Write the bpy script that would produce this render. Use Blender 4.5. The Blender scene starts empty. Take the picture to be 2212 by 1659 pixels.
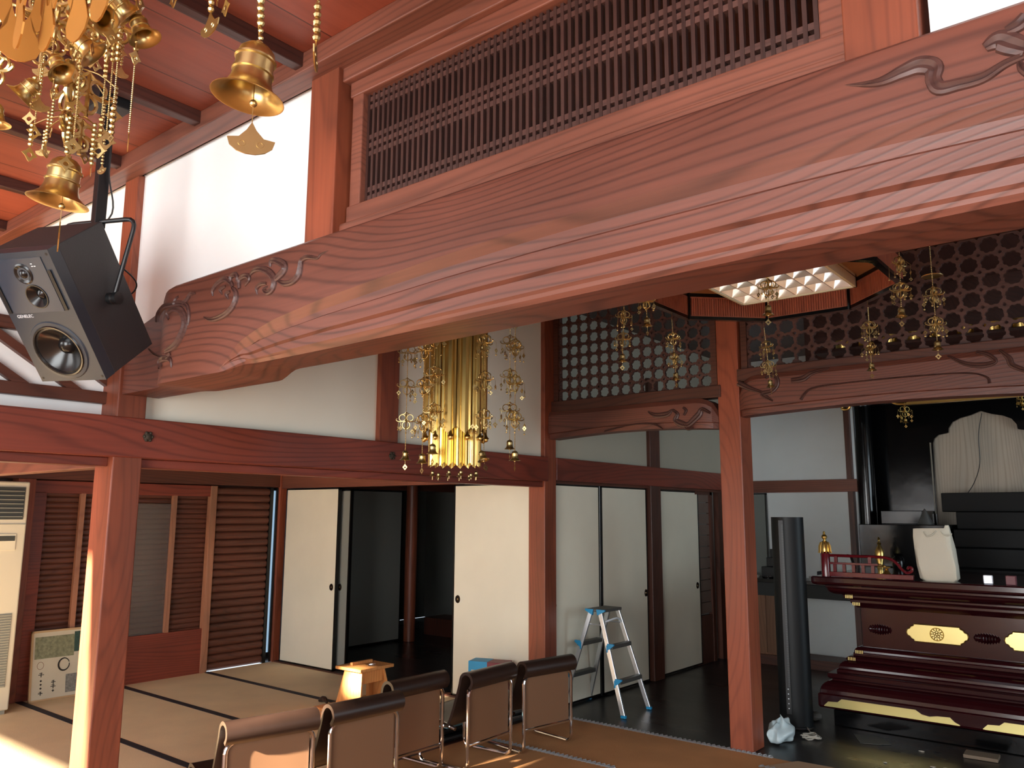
import bpy, bmesh, math, random
from mathutils import Vector, Matrix, Euler
random.seed(7)
PI = math.pi
scn = bpy.context.scene
C = scn.collection
# ------------------------------------------------------------------ camera
F_PX, PITCH, ROLL, YAW = 1747.6, 0.159145, 0.0049926, 0.6820223
Fv = Vector((-math.sin(YAW)*math.cos(PITCH), math.cos(YAW)*math.cos(PITCH), math.sin(PITCH)))
Rv = Vector((math.cos(YAW), math.sin(YAW), 0)); Uv = Rv.cross(Fv)
R2 = Rv*math.cos(ROLL) + Uv*math.sin(ROLL); U2 = -Rv*math.sin(ROLL) + Uv*math.cos(ROLL)
cd = bpy.data.cameras.new('camera'); cam = bpy.data.objects.new('camera', cd); C.objects.link(cam)
cd.sensor_fit = 'HORIZONTAL'; cd.sensor_width = 36; cd.lens = F_PX*36/2212; cd.clip_start = 0.05; cd.clip_end = 200
mw = Matrix((R2, U2, -Fv)).transposed().to_4x4(); mw.translation = Vector((0, 0, 1.58)); cam.matrix_world = mw
scn.camera = cam
# ------------------------------------------------------------------ light and exposure
scn.view_settings.view_transform = 'Standard'; scn.view_settings.look = 'None'
scn.view_settings.gamma = 1; scn.view_settings.use_curve_mapping = False
scn.view_settings.exposure = 0.45
world = bpy.data.worlds.new('sky'); scn.world = world; world.use_nodes = True
bg = world.node_tree.nodes['Background']; bg.inputs[0].default_value = (0.75, 0.87, 1.0, 1); bg.inputs[1].default_value = 1.0
def sun(d, energy, angle, col):
    l = bpy.data.lights.new('sun', 'SUN'); l.energy = energy; l.angle = math.radians(angle); l.color = col
    o = bpy.data.objects.new('sun', l); C.objects.link(o)
    o.rotation_euler = Vector(d).to_track_quat('-Z', 'Y').to_euler()
def area(name, loc, d, sx, sy, energy, col, spread=180):
    l = bpy.data.lights.new(name, 'AREA'); l.shape = 'RECTANGLE'; l.size = sx; l.size_y = sy; l.energy = energy; l.color = col
    l.spread = math.radians(spread)
    o = bpy.data.objects.new(name, l); C.objects.link(o); o.location = loc
    o.rotation_euler = Vector(d).to_track_quat('-Z', 'Y').to_euler()
sun((0.04, 1, -0.38), 65, 1.2, (1.0, 0.86, 0.68))
area('daylight_front_window', (-0.6, -2.85, 1.5), (0, 1, 0.0), 3.0, 2.8, 250, (0.93, 0.98, 1.0))
area('daylight_aisle_window', (-5.6, -2.85, 2.0), (0, 1, -0.25), 3.4, 2.2, 110, (0.94, 0.98, 1.0))  # area lamp inside the front wall, added to fill the aisle
area('daylight_right_window', (3.15, 6.9, 1.5), (-1, 0.9, 0.05), 2.6, 2.0, 62, (0.76, 0.92, 1.0))  # added bluish lamp brightening the inner hall; no known source there
area('daylight_side_window', (3.15, -0.6, 1.6), (-1, 0.15, 0.1), 2.8, 2.2, 55, (0.95, 0.98, 1.0))
scn.cycles.max_bounces = 8; scn.cycles.diffuse_bounces = 5; scn.cycles.glossy_bounces = 4
scn.cycles.use_denoising = True; scn.cycles.sample_clamp_indirect = 6.0
scn.cycles.caustics_reflective = False; scn.cycles.caustics_refractive = False
# ------------------------------------------------------------------ materials
def lin(c):
    return tuple((v/12.92 if v <= 0.04045 else ((v+0.055)/1.055)**2.4) for v in [x/255 for x in c]) + (1,)
MATS = {}
def mat(name, col, rough=0.5, metal=0.0, spec=None, coat=0.0, bump=0.0, bscale=60, var=0.0, vscale=6, trans=0, alpha=1, emis=None):
    if name in MATS: return MATS[name]
    m = bpy.data.materials.new(name); m.use_nodes = True; nt = m.node_tree; b = nt.nodes['Principled BSDF']
    c = lin(col); b.inputs['Base Color'].default_value = c; b.inputs['Roughness'].default_value = rough
    b.inputs['Metallic'].default_value = metal
    if spec is not None: b.inputs['Specular IOR Level'].default_value = spec
    if alpha < 1: b.inputs['Alpha'].default_value = alpha
    if coat: b.inputs['Coat Weight'].default_value = coat; b.inputs['Coat Roughness'].default_value = 0.08
    if trans: b.inputs['Transmission Weight'].default_value = trans
    if emis: b.inputs['Emission Color'].default_value = lin(emis[0]); b.inputs['Emission Strength'].default_value = emis[1]
    tc = nt.nodes.new('ShaderNodeTexCoord')
    if var:
        n = nt.nodes.new('ShaderNodeTexNoise'); n.inputs['Scale'].default_value = vscale; n.inputs['Detail'].default_value = 5
        nt.links.new(tc.outputs['Object'], n.inputs['Vector'])
        r = nt.nodes.new('ShaderNodeValToRGB'); nt.links.new(n.outputs['Fac'], r.inputs['Fac'])
        r.color_ramp.elements[0].position = 0.3; r.color_ramp.elements[1].position = 0.7
        r.color_ramp.elements[0].color = tuple(v*(1-var) for v in c[:3]) + (1,)
        r.color_ramp.elements[1].color = tuple(min(1, v*(1+var)) for v in c[:3]) + (1,)
        nt.links.new(r.outputs['Color'], b.inputs['Base Color'])
    if bump:
        n = nt.nodes.new('ShaderNodeTexNoise'); n.inputs['Scale'].default_value = bscale; n.inputs['Detail'].default_value = 4
        nt.links.new(tc.outputs['Object'], n.inputs['Vector'])
        bp = nt.nodes.new('ShaderNodeBump'); bp.inputs['Strength'].default_value = bump; bp.inputs['Distance'].default_value = 0.01
        nt.links.new(n.outputs['Fac'], bp.inputs['Height']); nt.links.new(bp.outputs['Normal'], b.inputs['Normal'])
    MATS[name] = m; return m
def wood(name, axis, light, dark, rough=0.45, rings=22.0, blot=0.5, cross=2.2, along=0.35, dirt=None, planks=None, dens=30, line=0.38):
    """streaky grain: bands of stretched noise (cathedral figure), fine fibres, and blotches"""
    if name in MATS: return MATS[name]
    m = bpy.data.materials.new(name); m.use_nodes = True; nt = m.node_tree; N = nt.nodes.new; L = nt.links.new
    b = nt.nodes['Principled BSDF']; tc = N('ShaderNodeTexCoord')
    oi = N('ShaderNodeObjectInfo'); off = N('ShaderNodeVectorMath'); off.operation = 'SCALE'; off.inputs['Scale'].default_value = 17.0
    cmb = N('ShaderNodeCombineXYZ'); [L(oi.outputs['Random'], cmb.inputs[i]) for i in range(3)]; L(cmb.outputs[0], off.inputs[0])
    crd = N('ShaderNodeVectorMath'); crd.operation = 'ADD'; L(tc.outputs['Object'], crd.inputs[0]); L(off.outputs[0], crd.inputs[1])
    def mp(a, c):
        s = [c, c, c]; s[axis] = a
        n = N('ShaderNodeMapping'); n.inputs['Scale'].default_value = s; L(crd.outputs[0], n.inputs['Vector']); return n
    def noise(a, c, sc, det=3, dist=0.0):
        n = N('ShaderNodeTexNoise'); n.inputs['Scale'].default_value = sc; n.inputs['Detail'].default_value = det
        n.inputs['Distortion'].default_value = dist; L(mp(a, c).outputs['Vector'], n.inputs['Vector']); return n
    def math_(op, *xs):
        n = N('ShaderNodeMath'); n.operation = op
        for i, v in enumerate(xs):
            if isinstance(v, (int, float)): n.inputs[i].default_value = v
            elif v is not None: L(v, n.inputs[i])
        return n.outputs[0]
    big = noise(along, cross, 1.0, 1, 0.1)
    sp = N('ShaderNodeSeparateXYZ'); L(crd.outputs[0], sp.inputs[0])
    per = math_('ADD', sp.outputs[0], math_('MULTIPLY', sp.outputs[1], 0.7)) if axis == 2 else math_('ADD', sp.outputs[2], math_('MULTIPLY', sp.outputs[1-axis], 0.6))
    sh = math_('POWER', math_('MULTIPLY_ADD', math_('SINE', math_('MULTIPLY', math_('ADD', math_('MULTIPLY', big.outputs['Fac'], rings), math_('MULTIPLY', per, dens)), 6.283)), 0.5, 0.5), 5.0)
    fib = noise(2.5, 70, 1.0, 3)
    bl = noise(0.5, 1.4, 1.6, 4, 0.4)
    mixf = math_('ADD', math_('MULTIPLY', sh, line), math_('MULTIPLY', fib.outputs['Fac'], 0.5))
    r = N('ShaderNodeMix'); r.data_type = 'RGBA'; L(mixf, r.inputs[0])
    r.inputs[6].default_value = lin(light); r.inputs[7].default_value = lin(dark)
    rb = N('ShaderNodeValToRGB'); L(bl.outputs['Fac'], rb.inputs['Fac']); rb.color_ramp.elements[0].position = 0.35; rb.color_ramp.elements[1].position = 0.62
    q = N('ShaderNodeMix'); q.data_type = 'RGBA'; q.blend_type = 'MULTIPLY'; q.inputs[0].default_value = blot
    rb.color_ramp.elements[0].color = (0.42, 0.44, 0.46, 1) if dirt is None else dirt; rb.color_ramp.elements[1].color = (1.15, 1.05, 1.0, 1)
    L(r.outputs[2], q.inputs[6]); L(rb.outputs['Color'], q.inputs[7])
    out = q.outputs[2]
    if planks:
        ax, w = planks
        sx = N('ShaderNodeSeparateXYZ'); L(tc.outputs['Object'], sx.inputs[0])
        v = math_('DIVIDE', sx.outputs[ax], w); fr = math_('FRACT', v, None)
        ed = math_('LESS_THAN', math_('ABSOLUTE', math_('SUBTRACT', fr, 0.5), None), 0.492)
        wn = N('ShaderNodeTexWhiteNoise'); wn.noise_dimensions = '1D'; L(math_('FLOOR', v, None), wn.inputs['W'])
        br = math_('MULTIPLY', math_('ADD', math_('MULTIPLY', wn.outputs['Value'], 0.4), 0.8), math_('ADD', math_('MULTIPLY', ed, 0.75), 0.25))
        q2 = N('ShaderNodeVectorMath'); q2.operation = 'SCALE'; L(out, q2.inputs[0]); L(br, q2.inputs['Scale']); out = q2.outputs[0]
    L(out, b.inputs['Base Color'])
    rr = math_('ADD', math_('MULTIPLY', bl.outputs['Fac'], 0.25), rough-0.12); L(rr, b.inputs['Roughness'])
    bp = N('ShaderNodeBump'); bp.inputs['Strength'].default_value = 0.12; bp.inputs['Distance'].default_value = 0.004
    L(mixf, bp.inputs['Height']); L(bp.outputs['Normal'], b.inputs['Normal'])
    MATS[name] = m; return m
RED, DRK = (138, 84, 66), (84, 48, 38)
wX = wood('red_wood_along_x', 0, RED, DRK); wY = wood('red_wood_along_y', 1, (138, 64, 46), (82, 35, 25)); wZ = wood('red_wood_upright', 2, (158, 84, 56), (98, 46, 32), rings=30, dens=14, line=0.26, blot=0.65)
wBeam = wood('zelkova_beam', 0, (122, 73, 59), (60, 34, 29), rings=30, blot=0.5, cross=1.7, along=0.45, dens=38, line=0.42)
wCarve = wood('carving_wood', 0, (92, 62, 56), (56, 34, 32), blot=0.3)
wCeil = wood('ceiling_board', 1, (150, 76, 54), (108, 50, 36), rings=12, blot=0.5, dens=14, line=0.22, cross=1.2, planks=(0, 0.375))
wBat = wood('dark_batten', 1, (76, 42, 34), (46, 26, 22))
wDk = wood('old_dark_wood', 2, (96, 56, 42), (52, 30, 24)); wDkX = wood('old_dark_wood_x', 0, (96, 56, 42), (52, 30, 24)); wDkY = wood('old_dark_wood_y', 1, (104, 58, 42), (58, 32, 24))
wLat = wood('lattice_wood', 2, (70, 44, 38), (48, 30, 27)); wLatX = wood('lattice_rod_wood', 0, (92, 62, 55), (66, 43, 38))
wFlo = wood('black_stained_floor', 0, (44, 42, 42), (22, 21, 22), rough=0.3, blot=0.5, planks=(1, 0.28))
wPale = wood('pale_stile_wood', 2, (172, 122, 94), (140, 92, 70)); wPine = wood('pine_stool_wood', 2, (226, 164, 98), (188, 120, 64), rough=0.5)
wSlat = wood('shutter_slat_wood', 1, (112, 66, 50), (68, 38, 30)); wGrey = wood('grey_weathered_board', 2, (176, 164, 146), (128, 116, 102), blot=0.4)
wCab = wood('brown_cabinet_wood', 2, (128, 92, 66), (88, 58, 42))
PLA = mat('white_plaster', (242, 242, 240), 0.85, var=0.03, vscale=2); CR2 = mat('shaded_cream_plaster', (172, 167, 150), 0.85, var=0.04, vscale=1.5); CRM = mat('cream_plaster', (240, 234, 216), 0.85, var=0.04, vscale=1.5)  # CR2: cream plaster darkened, inner hall shade put into the colour
GPL = mat('grey_white_plaster', (224, 232, 232), 0.8, var=0.04, vscale=2)
FUS = mat('cream_sliding_paper', (228, 222, 202), 0.7, var=0.05, vscale=1.8); DST = mat('dull_black_lacquer', (7, 7, 7), 0.5, spec=0.15); BLK = mat('black_lacquer_edge', (14, 13, 13), 0.25)
LAC = mat('black_lacquer', (7, 7, 8), 0.14, coat=0.12, spec=0.3, bump=0.08, bscale=9); MAR = mat('maroon_lacquer', (44, 9, 14), 0.15, coat=0.25)
RLAC = mat('red_lacquer', (92, 14, 24), 0.2, coat=0.6)
GOLD = mat('gold_leaf_metal', (222, 188, 112), 0.28, 1.0, bump=0.05, bscale=30); BRS = mat('aged_brass', (196, 172, 118), 0.32, 1.0, var=0.12, vscale=14)
GOLDL = mat('gold_lacquer_plate', (190, 132, 62), 0.42, 0.7, var=0.1, vscale=8); GPALE = mat('pale_gilt_fitting', (236, 222, 150), 0.3, 0.9)
TAT = mat('tatami_straw', (240, 214, 172), 0.75, var=0.06, vscale=3, bump=0.25, bscale=220); TBD = mat('tatami_border_cloth', (38, 34, 42), 0.7)
CPT = mat('brown_carpet', (200, 144, 92), 0.85, var=0.07, vscale=4, bump=0.3, bscale=160); BEI = mat('beige_mat', (186, 156, 124), 0.85)
SPK = mat('charcoal_cabinet', (46, 46, 48), 0.5, bump=0.15, bscale=300); SPF = mat('graphite_front', (42, 50, 60), 0.38); CONE = mat('glossy_black_cone', (22, 22, 23), 0.22)
RUB = mat('black_rubber', (16, 16, 17), 0.45); BLKP = mat('black_plastic', (20, 21, 23), 0.4); WHT = mat('white_print', (215, 220, 225), 0.6)
CHR = mat('chrome_tube', (220, 220, 222), 0.12, 1.0); VIN = mat('brown_vinyl', (48, 34, 28), 0.33, var=0.12, vscale=8); VINB = mat('brown_backing_board', (122, 88, 62), 0.55)
ALU = mat('brushed_aluminium', (222, 226, 230), 0.3, 0.85); BLU = mat('blue_plastic', (34, 140, 190), 0.4); STEP = mat('dark_tread', (88, 86, 82), 0.5, 0.4)
ACW = mat('cream_appliance_plastic', (212, 206, 186), 0.45); ACD = mat('dark_louvre', (66, 68, 64), 0.5); ACG = mat('grey_grille', (150, 150, 138), 0.5)
BAGM = mat('canvas_cloth', (206, 200, 182), 0.8, bump=0.3, bscale=40); POLY = mat('thin_white_plastic', (206, 226, 232), 0.35)
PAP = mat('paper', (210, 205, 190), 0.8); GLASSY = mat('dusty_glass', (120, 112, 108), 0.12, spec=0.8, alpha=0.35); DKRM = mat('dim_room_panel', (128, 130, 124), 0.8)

# ------------------------------------------------------------------ mesh helpers
class MB:
    def __init__(s): s.v = []; s.f = []; s.sm = []
    def add(s, vs, fs, smooth=False):
        n = len(s.v); s.v += [tuple(v) for v in vs]; s.f += [tuple(i+n for i in f) for f in fs]; s.sm += [smooth]*len(fs); return s
    def box(s, x0, x1, y0, y1, z0, z1):
        vs = [(x, y, z) for z in (z0, z1) for y in (y0, y1) for x in (x0, x1)]
        return s.add(vs, [(0,2,3,1),(4,5,7,6),(0,1,5,4),(2,6,7,3),(0,4,6,2),(1,3,7,5)])
    def prism(s, pts, axis, a, b, smooth=False):
        """extrude a 2D outline along an axis; pts given in the other two axes in order"""
        def mk(p, t):
            l = [0, 0, 0]; o = [i for i in range(3) if i != axis]; l[axis] = t; l[o[0]] = p[0]; l[o[1]] = p[1]; return tuple(l)
        n = len(pts); vs = [mk(p, a) for p in pts] + [mk(p, b) for p in pts]
        s.add(vs, [tuple(range(n))[::-1], tuple(range(n, 2*n))])
        return s.add(vs, [(i, (i+1) % n, n+(i+1) % n, n+i) for i in range(n)], smooth)
    def lathe(s, prof, loc=(0,0,0), n=24, M=None, closed=False):
        vs = []
        for r, z in prof:
            for k in range(n):
                a = 2*PI*k/n; v = Vector((r*math.cos(a), r*math.sin(a), z))
                if M is not None: v = M @ v
                vs.append(tuple(v + Vector(loc)))
        m = len(prof); fs = [(i*n+k, i*n+(k+1) % n, (i+1)*n+(k+1) % n, (i+1)*n+k) for i in range(m-1) for k in range(n)]
        s.add(vs, fs, True); 
        if closed: s.add(vs[:n], [tuple(range(n))[::-1]]); s.add(vs[-n:], [tuple(range(n))])
        return s
    def tube(s, pts, r, n=8, closed=False, caps=True):
        P = [Vector(p) for p in pts]; m = len(P); rs = r if isinstance(r, (list, tuple)) else [r]*m
        vs = []; up = None
        for i in range(m):
            if closed: t = P[(i+1) % m]-P[i-1]
            else: t = P[min(i+1, m-1)]-P[max(i-1, 0)]
            t.normalize()
            if up is None:
                up = Vector((0, 0, 1)) if abs(t.z) < 0.9 else Vector((1, 0, 0))
            x = t.cross(up); 
            if x.length < 1e-6: x = t.orthogonal()
            x.normalize(); y = x.cross(t); up = y
            for k in range(n):
                a = 2*PI*k/n; vs.append(P[i] + x*(rs[i]*math.cos(a)) + y*(rs[i]*math.sin(a)))
        q = m if closed else m-1
        fs = [(i*n+k, i*n+(k+1) % n, ((i+1) % m)*n+(k+1) % n, ((i+1) % m)*n+k) for i in range(q) for k in range(n)]
        s.add(vs, fs, True)
        if caps and not closed: s.add(vs[:n], [tuple(range(n))[::-1]]); s.add(vs[-n:], [tuple(range(n))])
        return s
    def ball(s, c, r, n=10, m=6, sz=1.0):
        return s.lathe([(max(1e-4, r*math.sin(PI*i/m)), -r*sz*math.cos(PI*i/m)) for i in range(m+1)], c, n)
    def beads(s, a, b, r, step=None):
        a, b = Vector(a), Vector(b); L = (b-a).length; step = step or 2.1*r; k = max(1, int(L/step))
        for i in range(k+1): s.ball(a.lerp(b, i/k), r, 6, 4)
        return s
    def xf(s, M):
        s.v = [tuple(M @ Vector(v)) for v in s.v]; return s
    def mesh(s, name, m, sharp=35):
        me = bpy.data.meshes.new(name); me.from_pydata(s.v, [], s.f); me.materials.append(m)
        me.polygons.foreach_set('use_smooth', s.sm)
        bm = bmesh.new(); bm.from_mesh(me); bmesh.ops.recalc_face_normals(bm, faces=bm.faces)
        if any(s.sm):
            bmesh.ops.remove_doubles(bm, verts=bm.verts, dist=1e-6)
        bm.to_mesh(me); bm.free()
        if any(s.sm): me.set_sharp_from_angle(angle=math.radians(sharp))
        me.update(); return me
    def obj(s, name, m, parent=None, bevel=0, loc=None, sharp=35):
        """link as one object; its origin goes to the base of its bounding box (or loc); with parent, coordinates are local to it"""
        if loc is None and parent is None and s.v:
            xs = [v[0] for v in s.v]; ys = [v[1] for v in s.v]; zs = [v[2] for v in s.v]
            loc = ((min(xs)+max(xs))/2, (min(ys)+max(ys))/2, min(zs))
        if parent is None and loc is not None:
            s.v = [(v[0]-loc[0], v[1]-loc[1], v[2]-loc[2]) for v in s.v]
        o = bpy.data.objects.new(name, s.mesh(name, m, sharp)); C.objects.link(o)
        if parent is None: o.location = loc or (0, 0, 0)
        else: o.parent = parent
        if bevel:
            md = o.modifiers.new('bevel', 'BEVEL'); md.width = bevel; md.segments = 2; md.limit_method = 'ANGLE'
        return o
def tag(o, label, cat=None, group=None):
    o['label'] = label
    if cat: o['category'] = cat
    if group: o['group'] = group
    return o
def thing(name, label, cat, loc=(0,0,0), rot=(0,0,0), group=None):
    o = bpy.data.objects.new(name, None); C.objects.link(o); o.location = loc; o.rotation_euler = rot; o.empty_display_size = 0.05
    return tag(o, label, cat, group)
def st(name, mb, m, label=None, bevel=0, parent=None):
    o = mb.obj(name, m, parent, bevel)
    if parent is None: o['kind'] = 'structure'
    if label: o['label'] = label
    return o
def sbox(name, m, x0, x1, y0, y1, z0, z1, label=None, bevel=0.004): return st(name, MB().box(x0, x1, y0, y1, z0, z1), m, label, bevel)
def copy_tree(o, parent=None):
    c = o.copy(); C.objects.link(c); c.parent = parent
    for ch in list(o.children): copy_tree(ch, c)
    return c
def spline(pts, k=6):
    """Catmull-Rom through tuples of any length"""
    out = []; n = len(pts)
    for i in range(n-1):
        p0, p1, p2, p3 = pts[max(i-1,0)], pts[i], pts[i+1], pts[min(i+2, n-1)]
        for j in range(k):
            t = j/k
            out.append(tuple(0.5*((2*b)+(-a+c)*t+(2*a-5*b+4*c-d)*t*t+(-a+3*b-3*c+d)*t**3) for a, b, c, d in zip(p0, p1, p2, p3)))
    out.append(tuple(pts[-1])); return out
def ribbon(mb, pts, y, h=0.007):
    """carved relief: tapered rounded band along (x, z, width) on the plane y, standing h proud, with a centre groove"""
    P = spline(pts, 5); prof = [(-0.5, 0), (-0.42, 0.7), (-0.22, 1.0), (0, 0.45), (0.22, 1.0), (0.42, 0.7), (0.5, 0)]
    vs = []; n = len(P); m = len(prof)
    for i, (x, z, w) in enumerate(P):
        a, b = P[max(i-1, 0)], P[min(i+1, n-1)]; dx, dz = b[0]-a[0], b[1]-a[1]; l = math.hypot(dx, dz) or 1; nx, nz = -dz/l, dx/l
        w = max(w, 0.001)
        for q, hh in prof: vs.append((x+nx*w*q, y-h*hh*min(1, w/0.02), z+nz*w*q))
    mb.add(vs, [(i*m+k, i*m+k+1, (i+1)*m+k+1, (i+1)*m+k) for i in range(n-1) for k in range(m-1)], True)
    return mb
# scroll outlines (x, z, width) of the carved beams
BIGC= [[(-3.114, 2.395, 0.005), (-3.044, 2.373, 0.014), (-2.959, 2.378, 0.02), (-2.898, 2.402, 0.023), (-2.873, 2.437, 0.023), (-2.881, 2.466, 0.017), (-2.907, 2.485, 0.009)], [(-3.051, 2.475, 0.006), (-3.053, 2.496, 0.011), (-3.03, 2.518, 0.016), (-2.986, 2.533, 0.017), (-2.951, 2.53, 0.017), (-2.914, 2.506, 0.014), (-2.902, 2.487, 0.012)], [(-2.92, 2.513, 0.012), (-2.917, 2.535, 0.014), (-2.888, 2.538, 0.016), (-2.872, 2.521, 0.012), (-2.88, 2.508, 0.008)], [(-2.853, 2.473, 0.012), (-2.856, 2.507, 0.015), (-2.833, 2.519, 0.017), (-2.8, 2.516, 0.016), (-2.785, 2.499, 0.012), (-2.815, 2.48, 0.009)], [(-2.931, 2.441, 0.004), (-2.944, 2.466, 0.015), (-2.92, 2.473, 0.009)], [(-2.979, 2.469, 0.004), (-2.992, 2.491, 0.013), (-2.958, 2.502, 0.008)], [(-2.786, 2.516, 0.007), (-2.755, 2.53, 0.014), (-2.714, 2.529, 0.016), (-2.663, 2.51, 0.021), (-2.625, 2.481, 0.023), (-2.614, 2.455, 0.023), (-2.625, 2.43, 0.02), (-2.655, 2.422, 0.015), (-2.683, 2.44, 0.01), (-2.657, 2.449, 0.005)], [(-2.647, 2.525, 0.008), (-2.64, 2.546, 0.014), (-2.609, 2.542, 0.019), (-2.559, 2.516, 0.024), (-2.553, 2.494, 0.026), (-2.59, 2.474, 0.023), (-2.606, 2.467, 0.016)], [(-2.727, 2.426, 0.004), (-2.729, 2.451, 0.012), (-2.704, 2.465, 0.013), (-2.667, 2.462, 0.008)], [(-2.597, 2.463, 0.006), (-2.553, 2.441, 0.016), (-2.502, 2.437, 0.018), (-2.463, 2.456, 0.024), (-2.453, 2.485, 0.021), (-2.446, 2.51, 0.016), (-2.41, 2.516, 0.013), (-2.354, 2.502, 0.009), (-2.331, 2.513, 0.007), (-2.286, 2.518, 0.002)], [(-3.412, 2.283, 0.015), (-3.337, 2.3, 0.027), (-3.288, 2.339, 0.032), (-3.263, 2.387, 0.032), (-3.279, 2.429, 0.029), (-3.315, 2.458, 0.024), (-3.371, 2.47, 0.018), (-3.414, 2.456, 0.015), (-3.404, 2.428, 0.009)], [(-3.507, 2.431, 0.012), (-3.501, 2.469, 0.018), (-3.453, 2.495, 0.019), (-3.385, 2.493, 0.019), (-3.319, 2.488, 0.018), (-3.252, 2.465, 0.014), (-3.229, 2.416, 0.012), (-3.235, 2.377, 0.006)], [(-3.363, 2.489, 0.014), (-3.355, 2.514, 0.01), (-3.334, 2.522, 0.007)], [(-3.296, 2.481, 0.015), (-3.255, 2.495, 0.015), (-3.226, 2.516, 0.014), (-3.19, 2.512, 0.006)], [(-3.571, 2.315, 0.005), (-3.514, 2.284, 0.008), (-3.454, 2.265, 0.009), (-3.396, 2.255, 0.015), (-3.365, 2.269, 0.012)], [(-3.446, 2.215, 0.018), (-3.456, 2.242, 0.021), (-3.418, 2.252, 0.021), (-3.361, 2.239, 0.014), (-3.351, 2.204, 0.006)], [(-0.485, 2.528, 0.003), (-0.414, 2.508, 0.02), (-0.363, 2.515, 0.035), (-0.329, 2.518, 0.043), (-0.304, 2.503, 0.041), (-0.306, 2.477, 0.033), (-0.295, 2.454, 0.033), (-0.261, 2.45, 0.029), (-0.218, 2.449, 0.025), (-0.178, 2.464, 0.019), (-0.146, 2.47, 0.017)], [(-0.209, 2.511, 0.022), (-0.186, 2.518, 0.046), (-0.164, 2.502, 0.049), (-0.139, 2.482, 0.038)], [(-0.17, 2.531, 0.022), (-0.149, 2.537, 0.032), (-0.134, 2.549, 0.032)], [(-0.155, 2.467, 0.008), (-0.151, 2.447, 0.017), (-0.141, 2.432, 0.02)]]
SMC= [[(-3.078, 2.362, 0.008), (-3.013, 2.328, 0.032), (-2.916, 2.329, 0.036), (-2.868, 2.361, 0.014)], [(-2.868, 2.361, 0.014), (-2.829, 2.322, 0.028), (-2.846, 2.281, 0.036), (-2.8, 2.249, 0.042), (-2.746, 2.238, 0.035), (-2.699, 2.27, 0.042), (-2.653, 2.309, 0.042), (-2.629, 2.343, 0.028), (-2.563, 2.31, 0.014)], [(-2.781, 2.368, 0.017), (-2.758, 2.345, 0.021), (-2.775, 2.311, 0.014)], [(-2.777, 2.248, 0.018), (-2.747, 2.21, 0.024), (-2.701, 2.214, 0.01)], [(-2.141, 2.525, 0.016), (-2.113, 2.543, 0.024), (-2.067, 2.524, 0.029), (-2.063, 2.471, 0.033), (-2.105, 2.428, 0.03), (-2.167, 2.414, 0.034), (-2.095, 2.361, 0.01)], [(-2.344, 2.512, 0.035), (-2.254, 2.462, 0.027), (-2.159, 2.426, 0.013)], [(-1.961, 2.491, 0.026), (-1.882, 2.496, 0.036), (-1.816, 2.529, 0.026), (-1.702, 2.549, 0.01)], [(-0.994, 2.548, 0.009), (-0.905, 2.49, 0.023), (-0.815, 2.469, 0.029), (-0.745, 2.484, 0.023), (-0.781, 2.528, 0.023), (-0.839, 2.553, 0.014)], [(-0.72, 2.549, 0.011), (-0.676, 2.498, 0.028), (-0.66, 2.451, 0.028), (-0.588, 2.409, 0.022)], [(-1.903, 2.354, 0.018), (-1.822, 2.425, 0.013), (-1.574, 2.44, 0.01), (-1.227, 2.442, 0.01), (-0.909, 2.432, 0.009), (-0.801, 2.398, 0.011), (-0.784, 2.356, 0.016)], [(-3.475, 2.233, 0.011), (-3.231, 2.27, 0.01), (-3.047, 2.265, 0.013), (-2.951, 2.216, 0.007)]]
# ================================================================== THE SETTING
ZC = 3.37                                  # main ceiling
# floors
st('floor', MB().box(-7.7, -4.16, -3.0, 5.5, -0.06, 0), TAT, 'straw tatami floor of the side aisle')
st('floor', MB().box(-4.06, 3.2, -3.0, 5.48, -0.06, 0), CPT, 'brown carpeted floor of the main hall')
st('floor', MB().box(-4.06, 3.2, 5.48, 9.3, -0.06, -0.002), wFlo, 'black stained plank floor around the altar')
st('floor', MB().box(-9.2, -4.06, 5.5, 9.3, -0.06, -0.004), wFlo, 'dark floor of the unlit room behind the paper doors')
sbox('trim_1', wDkY, -4.16, -4.06, -3.0, 5.5, -0.06, 0.002, 'wooden sill between tatami and carpet')
mb = MB()
for y in (0.45, 1.3, 2.07, 2.93, 3.78, 4.64): mb.box(-7.7, -4.16, y-0.028, y+0.028, -0.01, 0.0035)
st('trim_2', mb, TBD, 'dark cloth borders of the tatami mats')
st('trim_3', MB().box(-7.7, -4.2, 5.42, 5.5, 0, 0.012), wDkX, 'dark sill under the sliding paper doors')
# chain patterned joint strips of the carpet
CH = mat('zinc_strip', (196, 200, 204), 0.35, 0.7)
def chain_strip(x0, x1, y, w, label):
    mb = MB(); n = int((x1-x0)/0.036)
    mb.box(x0, x1, y-w*0.28, y+w*0.28, 0.0, 0.003)
    for i in range(n):
        x = x0+(i+0.5)*(x1-x0)/n
        for s in (-1, 1): mb.tube([(x-0.014, y+s*0.004, 0.004), (x, y+s*w*0.5, 0.006), (x+0.014, y+s*0.004, 0.004)], 0.0045, 5)
    return mb.obj('carpet_joint_strip', CH)
tag(chain_strip(-4.02, -2.9, 4.62, 0.05, ''), 'silvery braided joint strip crossing the brown carpet under the chairs', 'floor strip')
tag(chain_strip(-4.02, -2.22, 5.48, 0.05, ''), 'braided joint strip where brown carpet meets black plank floor', 'floor strip')
tag(chain_strip(-2.22, -0.9, 5.25, 0.04, ''), 'braided joint strip between carpet and beige mat past the post', 'floor strip')
tag(MB().prism([(-2.2, 5.24), (-2.06, 5.50), (-0.5, 5.56), (-0.5, 4.2), (-2.2, 4.2)], 2, 0.0, 0.006).obj('floor_mat', BEI), 'beige mat at the lower right past the wooden post', 'mat')
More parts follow.
